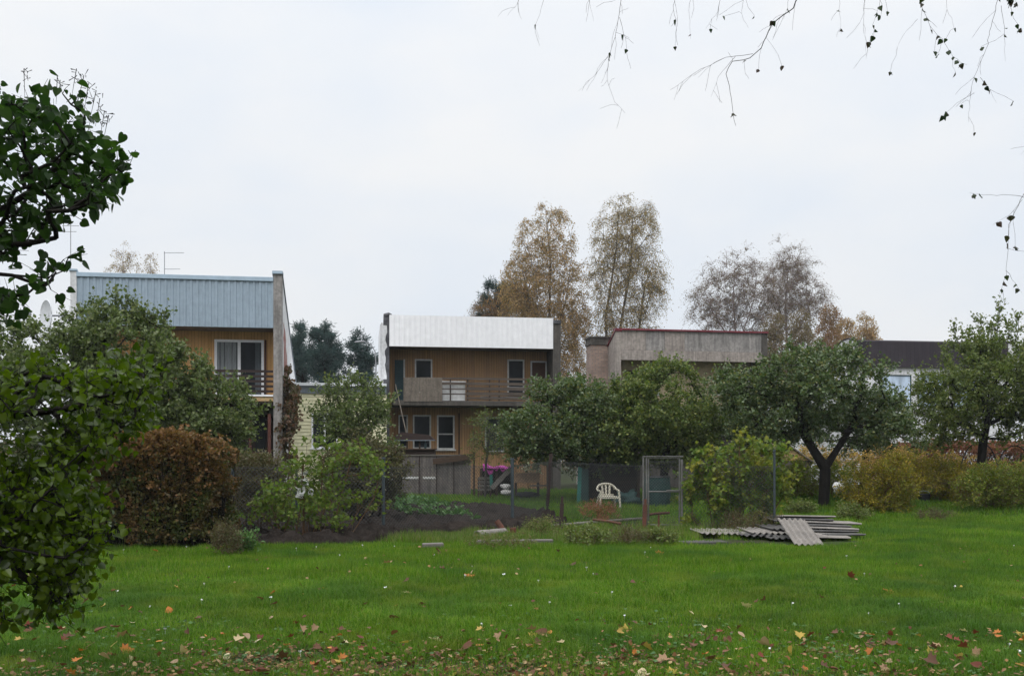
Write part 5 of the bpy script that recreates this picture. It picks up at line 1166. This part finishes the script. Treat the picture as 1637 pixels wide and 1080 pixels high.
# ------------------------------------------------------------------ foreground lilac and birch twigs
g_ = np.random.default_rng(90)
def polyclumps(poly, n, Y0, sY, g, gap=.0):
    P = np.array(poly, float); lo, hi = P.min(0), P.max(0); out = []
    while len(out) < n:
        q = g.uniform(lo, hi, (400, 2)); q = q[inpoly(q[:, 0], q[:, 1], poly)]; q = q[vnoise(q[:, 0]+500, q[:, 1]+500, 1/55., 77) > gap]; out += list(q)
    q = np.array(out[:n]); Y = Y0 + sY*np.clip(g.normal(size=n), -1.6, 1.6)
    return np.stack([(q[:, 0]-CXP)/FPX*Y, Y, EYE+(HZ-q[:, 1])/FPX*Y], 1)
def foreground(name, label, base, stems, clumps, lm, seed, ls, twigs, lpt, tl, T=T_HEART, tw=.0022, hang=.55, group=None, upb=.0, r_tip=.0035, lup=.7):
    return plant(name, label, 'shrub', base, stems, [(base[0], base[1], 1, .1, .1, .1)], n=1, extra=clumps, twigs=twigs, lpt=lpt, ls=ls, tl=tl, T=T, lm=lm, wm=M['bark'], r_tip=r_tip, expo=.5, seed=seed, out=.35, upb=upb, hang=hang, tw_r=tw, bf=.25, jit=.09, rmax=.02, group=group, lup=lup, spread=.03, crown='foliage', wood='branches')
up_poly = [(-160, 150), (0, 150), (20, 158), (70, 165), (112, 178), (140, 206), (165, 240), (195, 258), (175, 290), (160, 325), (128, 340), (122, 350), (100, 345), (112, 395), (95, 440), (75, 480), (35, 500), (-30, 520), (-160, 520)]
base = np.array([-4.15, 5.9, 0.02])
def fine(pts, st=.12):
    out = []
    for a, b in zip(pts[:-1], pts[1:]):
        a, b = np.array(a, float), np.array(b, float); n = max(1, int(np.linalg.norm(b-a)/st)); out += [a+(b-a)*i/n for i in range(n)]
    return out + [np.array(pts[-1], float)]
stems = [fine([base-np.array([0,0,.1]), (-4.05, 5.9, 1.0), (-3.85, 5.85, 2.0), at(-90, 430, 5.85)]),
         fine([at(-90, 430, 5.85), at(20, 440, 5.8), at(60, 455, 5.75)]), fine([at(-90, 430, 5.85), at(-40, 360, 5.9), at(60, 300, 5.9), at(105, 250, 5.95)]),
         fine([at(-40, 360, 5.9), at(-20, 260, 6), at(10, 200, 6.1)]), fine([at(-60, 395, 5.9), at(40, 390, 5.7), at(90, 380, 5.6)])]
ex = np.concatenate([polyclumps(up_poly, 380, 5.9, .36, g_, .30), np.array([at(x, y, 5.9) for x, y in ((205, 262), (185, 300), (165, 268), (150, 225), (135, 180), (178, 268), (168, 310), (125, 150), (195, 275), (180, 250), (155, 330), (110, 410), (100, 150), (60, 150))])])
foreground('lilac_shrub', 'dark green lilac branches reaching into the sky at upper left', base, stems, ex, M['leaf_lilac'], 91, .057, 2, 3, .12)
lo_poly = [(-170, 585), (-40, 590), (0, 582), (40, 600), (90, 572), (120, 600), (165, 605), (190, 580), (235, 592), (238, 615), (215, 640), (232, 670), (190, 690), (200, 712), (150, 720), (130, 760), (165, 820), (178, 868), (140, 885), (120, 930), (100, 960), (65, 930), (20, 915), (0, 950), (-40, 990), (-170, 990)]
base2 = np.array([-3.95, 5.4, 0.02])
stems = [fine([base2-np.array([0,0,.1]), (-3.8, 5.4, .7), at(-120, 720, 5.4)]), fine([at(-120, 720, 5.4), at(0, 665, 5.4), at(90, 655, 5.4), at(170, 642, 5.4), at(235, 625, 5.45)]),
         fine([at(-120, 720, 5.4), at(0, 775, 5.3), at(80, 800, 5.3), at(150, 850, 5.3)]), fine([at(-150, 800, 5.3), at(-20, 880, 5.2), at(50, 930, 5.15), at(100, 955, 5.1)]), fine([(-3.8, 5.4, .7), at(-150, 800, 5.3)]),
         fine([at(-120, 720, 5.4), at(-20, 620, 5.55), at(60, 590, 5.6)])]
ex = np.concatenate([polyclumps(lo_poly, 600, 5.35, .40, g_, .40), polyclumps([(20, 925), (130, 930), (120, 980), (90, 990), (40, 950)], 14, 5.15, .1, g_), polyclumps([(-60, 940), (15, 950), (10, 1005), (-60, 1020)], 12, 4.9, .1, g_)])
foreground('lilac_shrub', 'bright green leafy shrub reaching in low at the left edge', base2, stems, ex, M['leaf_lime'], 92, .037, 4, 4, .15, T=T_BROAD)
# seed heads at the lilac's top
b = Batch(); P0, P1 = [], []
for px, py in ((45, 128), (130, 135), (150, 160), (158, 175), (140, 150), (120, 128), (165, 195), (170, 200), (205, 255), (95, 140)):
    a = np.array(at(px, py, 5.95)); 
    for q in range(9):
        u = g_.random(); d = np.array([(px-90)/400+.1*g_.normal(), .1*g_.normal(), .5])*.12
        s0 = a + d*(u-.3)*1.5; e0 = s0 + g_.normal(size=3)*.018 + d*.12; P0.append(s0); P1.append(e0)
    P0.append(a-np.array([0.02, 0, .10])); P1.append(a+d)
P0, P1 = np.array(P0), np.array(P1)
lil = [o for o in C.objects if o.name == 'lilac_shrub'][0]
for q in range(0, len(P0), 10):
    k = slice(q, q+10); Batch().add(*tubes(P0[k]-np.array(lil.location), P1[k]-np.array(lil.location), np.full(10, .0010), np.full(10, .0026), 4)).build('seed_head', M['bark'], lil)

# birch whose twigs hang into the sky, trunk beyond the right edge
bb = gp(2010, 7.2); root = empty('birch_tree', bb, 0, 'birch twigs with few small leaves hanging in at upper right', 'tree', None)
B_ = np.array(bb); wb, lb = Batch(), Batch()
def limb(pts, r0, r1, k=7):
    P = np.array(fine(pts, .1)); r = np.linspace(r0, r1, len(P)); P = P-B_
    wb.add(*tubes(P[:-1], P[1:], r[:-1], r[1:], k))
limb([bb-Vector((0,0,.2)), bb+Vector((.05, 0, 2.5)), bb+Vector((0, .05, 5.4)), bb+Vector((-.1, 0, 7.5))], .17, .09, 12)
limb([bb+Vector((0, .05, 4.3)), at(1830, -60, 7.1), at(1600, -130, 7.0), at(1400, -110, 6.9), at(1285, -25, 6.9)], .055, .007)
limb([bb+Vector((0, .05, 5.0)), at(1750, -260, 7.4), at(1350, -240, 7.5), at(1050, -130, 7.5), at(840, -60, 7.5)], .05, .005)
limb([bb+Vector((0, .05, 3.4)), at(1800, 190, 6.8), at(1700, 240, 6.7), at(1655, 280, 6.6)], .03, .006)
limb([at(1600, -130, 7.0), at(1620, -60, 6.9), at(1615, -10, 6.9)], .012, .004)
def hangtwig(pts, r, Y, nl, side=1.0, leafy=(0, 1), tend=None):
    """pixel polyline; small side twigs off it; nl leaves towards its end."""
    P = np.array(fine([at(x, y, Y) for x, y in pts], .035)); P[:, 1] += .10*np.cumsum(g_.normal(size=len(P)))*.12
    P += g_.normal(size=P.shape)*.002
    rr = np.linspace(r, r*.3, len(P))*.78; wb.add(*tubes(P[:-1]-B_, P[1:]-B_, rr[:-1], rr[1:], 5)); tips = []
    for i in range(2, len(P)-1):
        if g_.random() < .34*side:
            d = unit(P[i]-P[i-1]); e = d*.6+g_.normal(size=3)*.75+np.array([0, 0, -.35]); e = unit(e); ln = .06+.22*g_.random()*(1-.5*i/len(P)); a = P[i]
            for q in range(3):
                e = unit(e+np.array([0, 0, -.16])+.2*g_.normal(size=3)); c = a+e*ln/3; wb.add(*tubes((a-B_)[None], (c-B_)[None], np.array([.0010]), np.array([.0007]), 4)); a = c
            tips.append((a, i/len(P)))
    for q in range(nl):
        u = leafy[0]+(leafy[1]-leafy[0])*g_.random()**.7; a = P[min(int(u*(len(P)-1)), len(P)-1)]
        if tips and g_.random() < .45: a = tips[g_.integers(len(tips))][0]
        ax = np.array([g_.normal()*.5, g_.normal()*.5, -1.0]); s0 = a+np.array([0, 0, -.006])
        lb.add(*leaf_geo(s0[None]+unit(ax)*.0, ax[None], rdir(1, g_), np.array([.026+.022*g_.random()]), T_BIRCH, 1.0))
        wb.add(*tubes((a-B_)[None], (s0-B_)[None], np.array([.001]), np.array([.0008]), 3))
hangtwig([(1285, -25), (1268, 12), (1235, 38), (1220, 72), (1203, 86), (1175, 90), (1165, 110), (1172, 140), (1176, 172), (1180, 195)], .0055, 6.9, 5, 1.0, (.6, 1))
hangtwig([(1203, 86), (1160, 92), (1120, 110), (1085, 135), (1078, 160)], .0022, 6.9, 0, 1.1)
hangtwig([(1175, 90), (1150, 120), (1140, 150)], .0018, 6.9, 0, 1)
hangtwig([(1000, -60), (992, 10), (985, 55), (975, 85), (972, 120), (985, 155), (1002, 172)], .0028, 7.4, 3, 1.5, (.55, .75))
hangtwig([(990, 30), (1000, 60), (1005, 90)], .002, 7.4, 2, 1.2); hangtwig([(975, 85), (955, 115), (925, 145)], .0016, 7.4, 0, .9)
hangtwig([(880, -50), (866, 12), (855, 40), (862, 60)], .002, 7.5, 1, 1.2); hangtwig([(840, -60), (828, 10), (812, 30)], .002, 7.5, 0, 1.3); hangtwig([(945, -50), (942, 10), (948, 40)], .002, 7.5, 0, .8)
hangtwig([(1085, -40), (1076, 10), (1080, 50), (1077, 86)], .0022, 7.3, 3, 1.0, (.6, 1)); hangtwig([(1108, -40), (1100, 20), (1105, 60)], .002, 7.3, 1, .8, (.8, 1))
hangtwig([(1160, -50), (1150, 15), (1130, 40)], .002, 7.2, 1, 1.3); hangtwig([(1195, -40), (1185, 25), (1195, 48)], .002, 7.2, 2, 1.2, (.6, 1)); hangtwig([(1262, -30), (1258, 15), (1250, 35)], .002, 6.9, 4, .8, (.3, 1))
hangtwig([(1350, -90), (1338, 20), (1342, 58)], .002, 7.0, 6, .7, (.6, 1)); hangtwig([(1420, -90), (1405, 10), (1395, 40), (1397, 66)], .0022, 7.0, 14, .9, (.6, 1)); hangtwig([(1385, -90), (1380, 30), (1390, 90)], .0018, 7.0, 0, .9)
hangtwig([(1480, -110), (1468, 10), (1480, 50), (1500, 80), (1512, 100), (1532, 116)], .0026, 7.0, 26, .9, (.5, 1)); hangtwig([(1500, -110), (1510, 20), (1520, 60)], .002, 7.0, 3, .8, (.8, 1)); hangtwig([(1468, 30), (1440, 60), (1428, 88)], .0014, 7.0, 2, .8)
hangtwig([(1610, -60), (1595, 20), (1580, 70), (1565, 110), (1558, 150), (1552, 192)], .0026, 6.9, 4, .9, (.3, .8)); hangtwig([(1565, 125), (1580, 145), (1592, 165)], .0016, 6.9, 6, .8, (.3, 1)); hangtwig([(1558, 148), (1530, 165), (1502, 190)], .0016, 6.9, 5, .5, (.8, 1))
hangtwig([(1625, -60), (1612, 10), (1622, 40), (1628, 60)], .0024, 6.9, 22, .9, (.4, 1)); hangtwig([(1600, 10), (1610, 60), (1605, 100)], .0018, 6.9, 3, 1)
hangtwig([(1655, 280), (1632, 320), (1612, 360), (1605, 400), (1606, 440), (1598, 470)], .0026, 6.6, 8, .9, (.3, 1)); hangtwig([(1650, 318), (1600, 314), (1545, 310)], .0022, 6.6, 4, .4, (.85, 1)); hangtwig([(1632, 320), (1612, 345), (1585, 360)], .0016, 6.6, 6, .9, (.3, 1)); hangtwig([(1612, 430), (1630, 450), (1640, 465)], .0016, 6.6, 3, .6, (.6, 1)); hangtwig([(1680, 200), (1640, 235), (1628, 250)], .0016, 6.7, 0, .6)
wb.build('trunk', M['bark_twig'], root)
lb.V = [v-B_ for v in lb.V]; M['leaf_twig'] = leafmat('leaf_twig', [(.012,.030,.010),(.020,.040,.012),(.035,.016,.012),(.03,.045,.014)], .4, .4, .3); lb.build('foliage', M['leaf_twig'], root)

# ------------------------------------------------------------------ grass, litter, low plants
def in_hedge(x, y): return (x > gp(95, 17.6).x+.1) & (x < gp(372, 17.9).x-.1) & (y > 17.75) & (y < 19.2)
def rough_zone(x, y):
    fx = x/np.maximum(y, 1)*FPX+CXP
    front = np.interp(fx, [0, 330, 400, 560, 680, 900, 1100, 1240, 1350, 1450, 1637], [17.2, 17.4, 18.2, 18.9, 18.6, 18.6, 19.6, 20.6, 23.5, 26.5, 27.5])
    return sstep((y-front)/.8)
CLEAR = [(*ghit(px, py)[:2], r_) for px, py, r_ in ((775, 864, .22), (795, 862, .22), (812, 862, .2), (690, 880, .2), (700, 880, .15), (1262, 868, .5), (1225, 866, .4), (1170, 866, .4), (1310, 868, .5), (1350, 866, .3), (1135, 862, .25), (1122, 870, .3))] + [(*ghit(px, 876)[:2], .16) for px in range(768, 884, 9)]
WORN = [tuple(ghit(px, py)[:2]) for px, py in ((885, 848), (1000, 850), (1100, 852), (1200, 850), (1190, 832), (1080, 824), (960, 826), (890, 834))]
def patches(x, y):
    fx = x/np.maximum(y, 1)*FPX+CXP; fy = HZ+EYE*FPX/np.maximum(y, 1)
    s = np.zeros_like(x)
    for cx_, cy_, rx_, ry_, a in ((420, 1052, 130, 20, .95), (620, 1068, 110, 16, .85), (800, 1072, 180, 22, .8), (1010, 1060, 120, 18, .55), (1330, 1040, 100, 14, .4), (1300, 1085, 220, 16, .6), (150, 1085, 200, 16, .5)):
        s = np.maximum(s, a*np.exp(-(((fx-cx_)/rx_)**2+((fy-cy_)/ry_)**2)))
    return s
def grass_band(y0, y1, dens, wd, tmpl, seed, hs=1.0):
    g = np.random.default_rng(seed); area = .5*1.1*(y1**2-y0**2)+3*(y1-y0); n = int(area*dens)
    y = np.sqrt(g.uniform(y0**2, y1**2, n)); x = (g.uniform(-1, 1, n)*(.53*y+1.3))
    far = y > 34
    keep = ~inpoly(x, y, bed) & ~in_hedge(x, y)
    keep &= ~(inpoly(x, y, WORN) & (g.random(n) < .82))
    den = 1-patches(x, y)*(.55+.9*vnoise(x+40, y, 5, 8)); keep &= g.random(n) < den
    for cx_, cy_, rr_ in CLEAR: keep &= (x-cx_)**2+(y-cy_)**2 > rr_**2
    keep &= ~((y > 38.2) & (x > -13) & (x < 20))
    x, y = x[keep], y[keep]; n = len(x); rz = rough_zone(x, y)
    clump = vnoise(x+70, y+70, 2.3, 11); cl2 = vnoise(x+70, y+70, .6, 12)
    cl3 = vnoise(x+11, y+11, 4.5, 15)
    h = (.032+.055*clump**1.6+.045*cl2+.05*cl3**3)*hs*(.5+.8*g.random(n))*np.where(y < 9.6, .8, 1.); h *= 1+rz*(.35+1.1*vnoise(x+30, y+30, 1.6, 14))*(y < 27)
    yaw = g.uniform(0, 2*math.pi, n); lean = .25+.55*g.random(n)+.15*clump
    wdir = np.stack([np.cos(yaw), np.sin(yaw), np.zeros(n)], 1)
    return np.stack([x, y, gz(x, y)-.004], 1), wdir, lean, h, rz, wd*(.7+.6*g.random(n))
def blades(bands, name, mt, sel, kind_label):
    B = Batch()
    for (P, wdir, lean, h, rz, wd), tm in bands:
        s = sel(rz, P); P, wdir, lean, h, wd = P[s], wdir[s], lean[s], h[s], wd[s]; n = len(P)
        if not n: continue
        side = np.stack([-wdir[:, 1], wdir[:, 0], np.zeros(n)], 1); upv = np.array([0, 0, 1.])
        hl = h[:, None]; ln = lean[:, None]
        if tm == 5:
            m_ = P + wdir*hl*ln*.25 + upv*hl*.62; e = P + wdir*hl*ln*.95 + upv*hl*(1.05-.25*ln)
            w2 = wd[:, None]/2
            V = np.stack([P-side*w2, P+side*w2, m_+side*w2*.75, m_-side*w2*.75, e], 1).reshape(-1, 3); off = (np.arange(n)*5)[:, None]
            B.add(V, [off+np.array([[0,1,2,3]]), off+np.array([[3,2,4]])])
        else:
            e = P + wdir*hl*ln*.7 + upv*hl; w2 = wd[:, None]/2
            V = np.stack([P-side*w2, P+side*w2, e], 1).reshape(-1, 3); off = (np.arange(n)*3)[:, None]; B.add(V, [off+np.array([[0,1,2]])])
    o = B.build(name, mt); tag(o, kind_label, kind='stuff'); return o
bands = [(grass_band(5.2, 7.0, 1800, .005, 5, 101), 5), (grass_band(7.0, 9.5, 5600, .0042, 5, 102), 5), (grass_band(9.5, 13, 4300, .0050, 5, 103, .88), 5), (grass_band(13, 19, 2500, .0078, 3, 104, .88), 3), (grass_band(19, 27, 1050, .013, 3, 105, 1.0), 3), (grass_band(27, 44, 420, .022, 3, 106, 1.4), 3)]
r2 = np.random.default_rng(5)
blades(bands, 'grass', M['grass'], lambda rz, P: r2.random(len(rz)) > rz*.62*(P[:, 1] < 24), 'bright green lawn grass')
r2 = np.random.default_rng(5)
blades(bands, 'rough_grass', M['grass_rough'], lambda rz, P: r2.random(len(rz)) <= rz*.62*(P[:, 1] < 24), 'taller pale rough grass along the garden edge')
# weeds at the lawn edge
WG = 'weedy tufts along the garden edge'
for i, (px, py, rx, ry, lm, lb) in enumerate((
    (868, 846, 26, 14, 'grass_rough', 'rounded grey-green weed tuft right of the rusty pipe stump'), (960, 822, 34, 16, 'leaf_redbrown', 'dry reddish weeds in front of the white chair'), (800, 872, 50, 7, 'grass_rough', 'low weeds along the long grey timber'),
    (935, 862, 36, 10, 'leaf_olive', 'low weeds in front of the short dark post'), (1000, 862, 30, 9, 'leaf_dkbrown', 'brownish low weeds before the gate'), (1055, 862, 26, 9, 'leaf_olive', 'green weeds at the foot of the wire gate'),
    (1195, 838, 40, 14, 'leaf_dkbrown', 'withered tuft behind the left end of the sheet pile'), (1493, 826, 22, 7, 'leaf_dkbrown', 'low brown heap of twigs on lawn before the yellow bushes'), (1360, 822, 22, 12, 'leaf_olive', 'small tuft at the foot of the yellow bush'),
    (362, 868, 20, 20, 'leaf_dkbrown', 'dry weeds at the right foot of the brown hedge'), (392, 872, 18, 10, 'leaf_veg', 'broad green weed leaves at the bed corner by the hedge'), (1280, 814, 18, 9, 'leaf_olive', 'weeds behind the pile left of the forked trunk'))):
    c = ghit(px, py+ry); Y = c.y
    bush('weed_tuft', lb, px, Y, [(px, py, rx, ry, rx/FPX*Y*.8)], 6, cat='weeds', n=60, twigs=5, lpt=6, ls=.05, tl=.16, T=T_NARROW if 'rough' in lm or 'redbrown' in lm or 'dkb' in lm else T_OVAL, lm=M[lm], wm=M['cane'], r_tip=.002, seed=120+i, rmax=.006, group=WG, tw_r=.002, upb=.9)
# leafy row of plants in the dug bed
g = np.random.default_rng(130); vp = []
poly = [tuple(ghit(px, py)[:2]) for px, py in ((628, 800), (690, 803), (745, 826), (765, 838), (690, 832), (640, 826), (615, 815))]
PB = np.array(poly); 
while len(vp) < 46:
    q = g.uniform(PB.min(0), PB.max(0))
    if inpoly(q[:1], q[1:], poly)[0] and all((q[0]-a[0])**2+(q[1]-a[1])**2 > .09 for a in vp): vp.append(q)
proto = []
for k in range(4):
    m_ = 26; d = rdir(m_, g); d[:, 2] = np.abs(d[:, 2])*.7+.45; d = unit(d); r_ = .08+.20*g.random(m_)
    st_ = np.zeros((m_, 3)); e = d*r_[:, None]*np.array([1, 1, 1.1]); b = Batch(); b.add(*tubes(st_, e, np.full(m_, .004), np.full(m_, .003), 3)); b.add(*leaf_geo(e, unit(d*np.array([1, 1, .5])+.4*rdir(m_, g)), np.tile([[0, -.5, 1.]], (m_, 1))+.6*rdir(m_, g), .13*(.7+.6*g.random(m_)), T_OVAL, 1.4))
    proto.append(b)
pm = [npmesh('strawberry_plant', np.concatenate(b.V), [np.concatenate(f) for f in b.F.values()]) for b in proto]
for q_ in pm: q_.materials.append(M['leaf_veg'])
for i, q in enumerate(vp):
    o = bpy.data.objects.new('strawberry_plant', pm[i % 4]); C.objects.link(o); o.location = (q[0], q[1], float(gz(*q))+.03); o.rotation_euler.z = g.uniform(0, 6.28); s = .6+.45*g.random(); o.scale = (s, s, s)
    tag(o, 'low leafy green plant growing in the strip across the dug bed', 'plant', 'leafy plants across the dug bed')

# fallen leaves
def fallen_mesh(T, seed, curl):
    g = np.random.default_rng(seed); V, F = leaf_geo(np.zeros((1, 3))-np.array([[0, .5, 0]]), np.array([[0, 1., 0]]), np.array([[0, 0, 1.]]), np.array([1.0]), T)
    V[:, 2] += curl*(V[:, 0]**2*1.2+V[:, 1]**2*.6)+.03*g.normal(size=len(V)); return npmesh('fallen_leaf', V, F)
FC = {'yellow': [(.44,.31,.07),(.50,.37,.12),(.38,.26,.07)], 'cream': [(.56,.46,.28),(.62,.53,.36),(.48,.38,.22)], 'orange': [(.42,.15,.035),(.48,.21,.05),(.36,.12,.03)], 'brown': [(.13,.06,.035),(.18,.085,.045),(.10,.05,.03)], 'red-brown': [(.17,.045,.028),(.13,.04,.025)], 'tan': [(.30,.19,.11),(.36,.25,.16)]}
FM = {}
for k, v in FC.items():
    FM[k] = [leafmat('fallen_%s_tone' % k.replace('-', ''), [c, tuple(q*.85 for q in c)], .6, .25, .15) for c in v]
def leafobj(T, curl, mt, pos, size, rot, label, group):
    me = fallen_mesh(T, rng.integers(1e6), curl); me.materials.append(mt)
    o = bpy.data.objects.new('fallen_leaf', me); C.objects.link(o); o.location = pos; o.scale = (size, size, size); o.rotation_euler = rot; return tag(o, label, 'leaf', group)
FG = 'fallen autumn leaves on the lawn'
for px, py, sz, k, T, rot, lb in (
    (695, 1021, .145, 'cream', T_MAPLE, (.55, .2, 1.2), 'large pale cream maple leaf lying alone in grass near the bottom'), (1000, 1004, .13, 'yellow', T_MAPLE, (1.1, .1, .2), 'bright yellow leaf standing upright in the grass right of centre'), (855, 1014, .10, 'yellow', T_MAPLE, (.6, .4, -.6), 'clear yellow leaf between the cream maple leaf and the upright one'),
    (874, 1013, .08, 'cream', T_OVAL, (.4, .2, .7), 'pale oval leaf just right of the clear yellow leaf'), (1072, 1016, .085, 'yellow', T_OVAL, (.9, .3, .4), 'slim yellow leaf standing left of a brown curled leaf'), (1093, 1018, .12, 'brown', T_MAPLE, (.3, .1, .9), 'dark brown curled leaf right of the slim yellow leaf'),
    (960, 1062, .12, 'cream', T_MAPLE, (.3, .1, 1.5), 'pale leaf on the bare patch at the bottom centre'), (1073, 1072, .10, 'yellow', T_MAPLE, (.8, .1, .3), 'yellow pointed leaf at the bottom edge right of centre'), (1386, 1013, .13, 'orange', T_MAPLE, (.3, .1, 1.4), 'wide orange leaf lying at lower right'),
    (1418, 942, .15, 'orange', T_MAPLE, (.5, .2, .5), 'orange-red leaf alone in the right lawn'), (885, 954, .14, 'tan', T_OVAL, (.5, .2, 1.0), 'round tan leaf alone in the middle of the lawn'), (750, 916, .15, 'orange', T_MAPLE, (.4, .1, .2), 'small orange leaf far out on the lawn centre'),
    (1054, 880, .17, 'orange', T_MAPLE, (.8, .1, .2), 'orange leaf on the lawn below the gate'), (1487, 1040, .11, 'yellow', T_MAPLE, (1.1, .1, .4), 'yellow leaf standing upright at lower right'), (1630, 1012, .11, 'yellow', T_MAPLE, (.8, .1, .4), 'yellow leaf at the right picture edge'), (520, 938, .13, 'yellow', T_OVAL, (.4, .2, 1.3), 'pale yellow leaf in the left middle of the lawn'),
    (1536, 1006, .11, 'cream', T_MAPLE, (.3, .1, 1.2), 'pale leaf lying in the grass at the far lower right'), (1513, 1011, .11, 'tan', T_MAPLE, (.5, .1, .3), 'peach tan leaf left of the pale one at lower right')):
    c = ghit(px, py+6); leafobj(T, .30, FM[k][0], c+Vector((0, 0, .034)), sz*.95, rot, lb, FG)
g = np.random.default_rng(140); cnt = 0
names = ['yellow', 'cream', 'orange', 'brown', 'red-brown', 'tan']; pr = [.10, .10, .12, .36, .20, .12]
protos = {k: [] for k in names}
for k in names:
    for j in range(4):
        me = fallen_mesh([T_MAPLE, T_OVAL, T_LOBE, T_HEART][j], 200+j, [.35, .6, .8, .5][j]); me.materials.append(FM[k][j % len(FM[k])]); protos[k].append(me)
def scatter_leaf_pos(g):
    while True:
        u = g.random()
        y = g.uniform(7.2, 9.3) if u < .66 else (g.uniform(9.3, 12.5) if u < .90 else g.uniform(12.5, 17))
        x = g.uniform(-1, 1)*.52*y; fx = x/y*FPX+CXP
        if y > 9.3 and fx > 900 and g.random() < .55: continue
        if y > 9 and g.random() > .35+.8*vnoise(np.array([x+20]), np.array([y+20]), .8, 21)[0]: continue
        return x, y
for i in range(282):
    x, y = scatter_leaf_pos(g); k = names[g.choice(6, p=pr)]; p_ = patches(np.array([x]), np.array([y]))[0]
    o = bpy.data.objects.new('fallen_leaf', protos[k][g.integers(4)]); C.objects.link(o); s = (.05+.06*g.random()**1.5)*(1+.25*(y > 12))
    o.location = (x, y, float(gz(x, y))+.016+.055*(1-min(p_*1.3, 1))*(.5+.6*g.random())); o.scale = (s, s, s); o.rotation_euler = (g.normal()*.4, g.normal()*.4, g.uniform(0, 6.28))
    tag(o, 'scattered %s leaf fallen in the grass' % k if k != 'tan' else 'scattered light tan leaf fallen in the grass', 'leaf', FG)
# finer litter on the bare patches
n = 11000; x = g.uniform(-5.4, 5.4, n*3); y = g.uniform(7.1, 9.6, n*3); k_ = g.random(n*3) < (.020+.22*vnoise(x+33, y+33, 1.1, 44)**2.5+.75*patches(x, y))*(y < 9.6-g.random(n*3)*2.0); x, y = x[k_], y[k_]; n = len(x)
P = np.stack([x, y, gz(x, y)+.012+(.02+.05*g.random(n))*(1-np.minimum(patches(x, y)*1.2, 1))], 1); b = Batch(); b.add(*leaf_geo(P, rdir(n, g)*np.array([1, 1, .5]), np.tile([[0, 0, 1.]], (n, 1))+.35*rdir(n, g), .018+.034*g.random(n)**1.5, T_OVAL, 1.3))
M['litter'] = leafmat('litter', [(.09,.045,.026),(.15,.075,.04),(.25,.15,.08),(.06,.035,.025),(.20,.10,.035),(.34,.25,.13),(.11,.04,.024)], .6, .1, .1)
tag(b.build('leaf_litter', M['litter']), 'fine brown leaf litter on bare patches', kind='stuff')
n = 420; y = np.sqrt(g.uniform(9.5**2, 20**2, n)); x = g.uniform(-1, 1, n)*.53*y; k_ = g.random(n) < .15+1.1*(vnoise(x+63, y+63, .45, 46)-.35); x, y = x[k_], y[k_]; n = len(x)
P = np.stack([x, y, gz(x, y)+.05+.04*g.random(n)], 1); b = Batch(); b.add(*leaf_geo(P, rdir(n, g)*np.array([1, 1, .4]), np.tile([[0, -.3, 1.]], (n, 1))+.4*rdir(n, g), .025+.035*g.random(n), T_OVAL, 1.3))
tag(b.build('leaf_litter', M['litter']), 'tiny brown leaf bits sprinkled over the middle lawn', kind='stuff')
# small clover heads
n = 80; y = np.sqrt(g.uniform(8.0**2, 19**2, n)); x = g.uniform(-1, 1, n)*.52*y; k_ = g.random(n) < np.where(x < 0, .95, .45); x, y = x[k_], y[k_]; n = len(x)
P = np.stack([x, y, gz(x, y)+.075], 1); b = Batch()
for q in range(3): b.add(*leaf_geo(P-np.array([0, 0, .008]), rdir(n, g)*np.array([1, 1, .4])+np.array([0, 0, .5]), rdir(n, g),   .014+.013*g.random(n), T_QUAD, 1.4))
b.add(*tubes(P-np.array([0, 0, .075]), P, np.full(n, .0012), np.full(n, .001), 3))
tag(b.build('clover_flowers', M['white_bag']), 'tiny white clover heads dotted over the lawn', kind='stuff')
# low broad-leaved weeds near the camera
n = 1500; y = g.uniform(7.0, 10.5, n); x = g.uniform(-1, 1, n)*.53*y; k_ = g.random(n) < .25+.7*vnoise(x+9, y+9, 1.3, 33)-.25*(y > 9); x, y = x[k_], y[k_]; n = len(x)
P = np.repeat(np.stack([x, y, gz(x, y)+.022+.02*g.random(n)], 1), 3, 0)+g.normal(size=(n*3, 3))*np.array([.012, .012, .006]); b = Batch()
b.add(*leaf_geo(P, rdir(n*3, g)*np.array([1, 1, .3]), np.tile([[0, 0, 1.]], (n*3, 1))+.4*rdir(n*3, g), .022+.022*g.random(n*3), T_OVAL, 1.6))
tag(b.build('clover_leaves', M['leaf_veg']), 'low clover leaves among the foreground grass', kind='stuff')

# ------------------------------------------------------------------ damp air
m, t_ = newmat('haze'); pv_ = N(t_, 'ShaderNodeVolumePrincipled'); pv_.inputs['Color'].default_value = (.86, .92, .97, 1); pv_.inputs['Density'].default_value = HAZE
ov_ = N(t_, 'ShaderNodeOutputMaterial'); L(t_, pv_.outputs[0], ov_.inputs['Volume'])
o = MB().box(-950, -250, -1.2, 950, 1550, 32).build('haze', m); tag(o, 'thin damp autumn haze', kind='stuff')
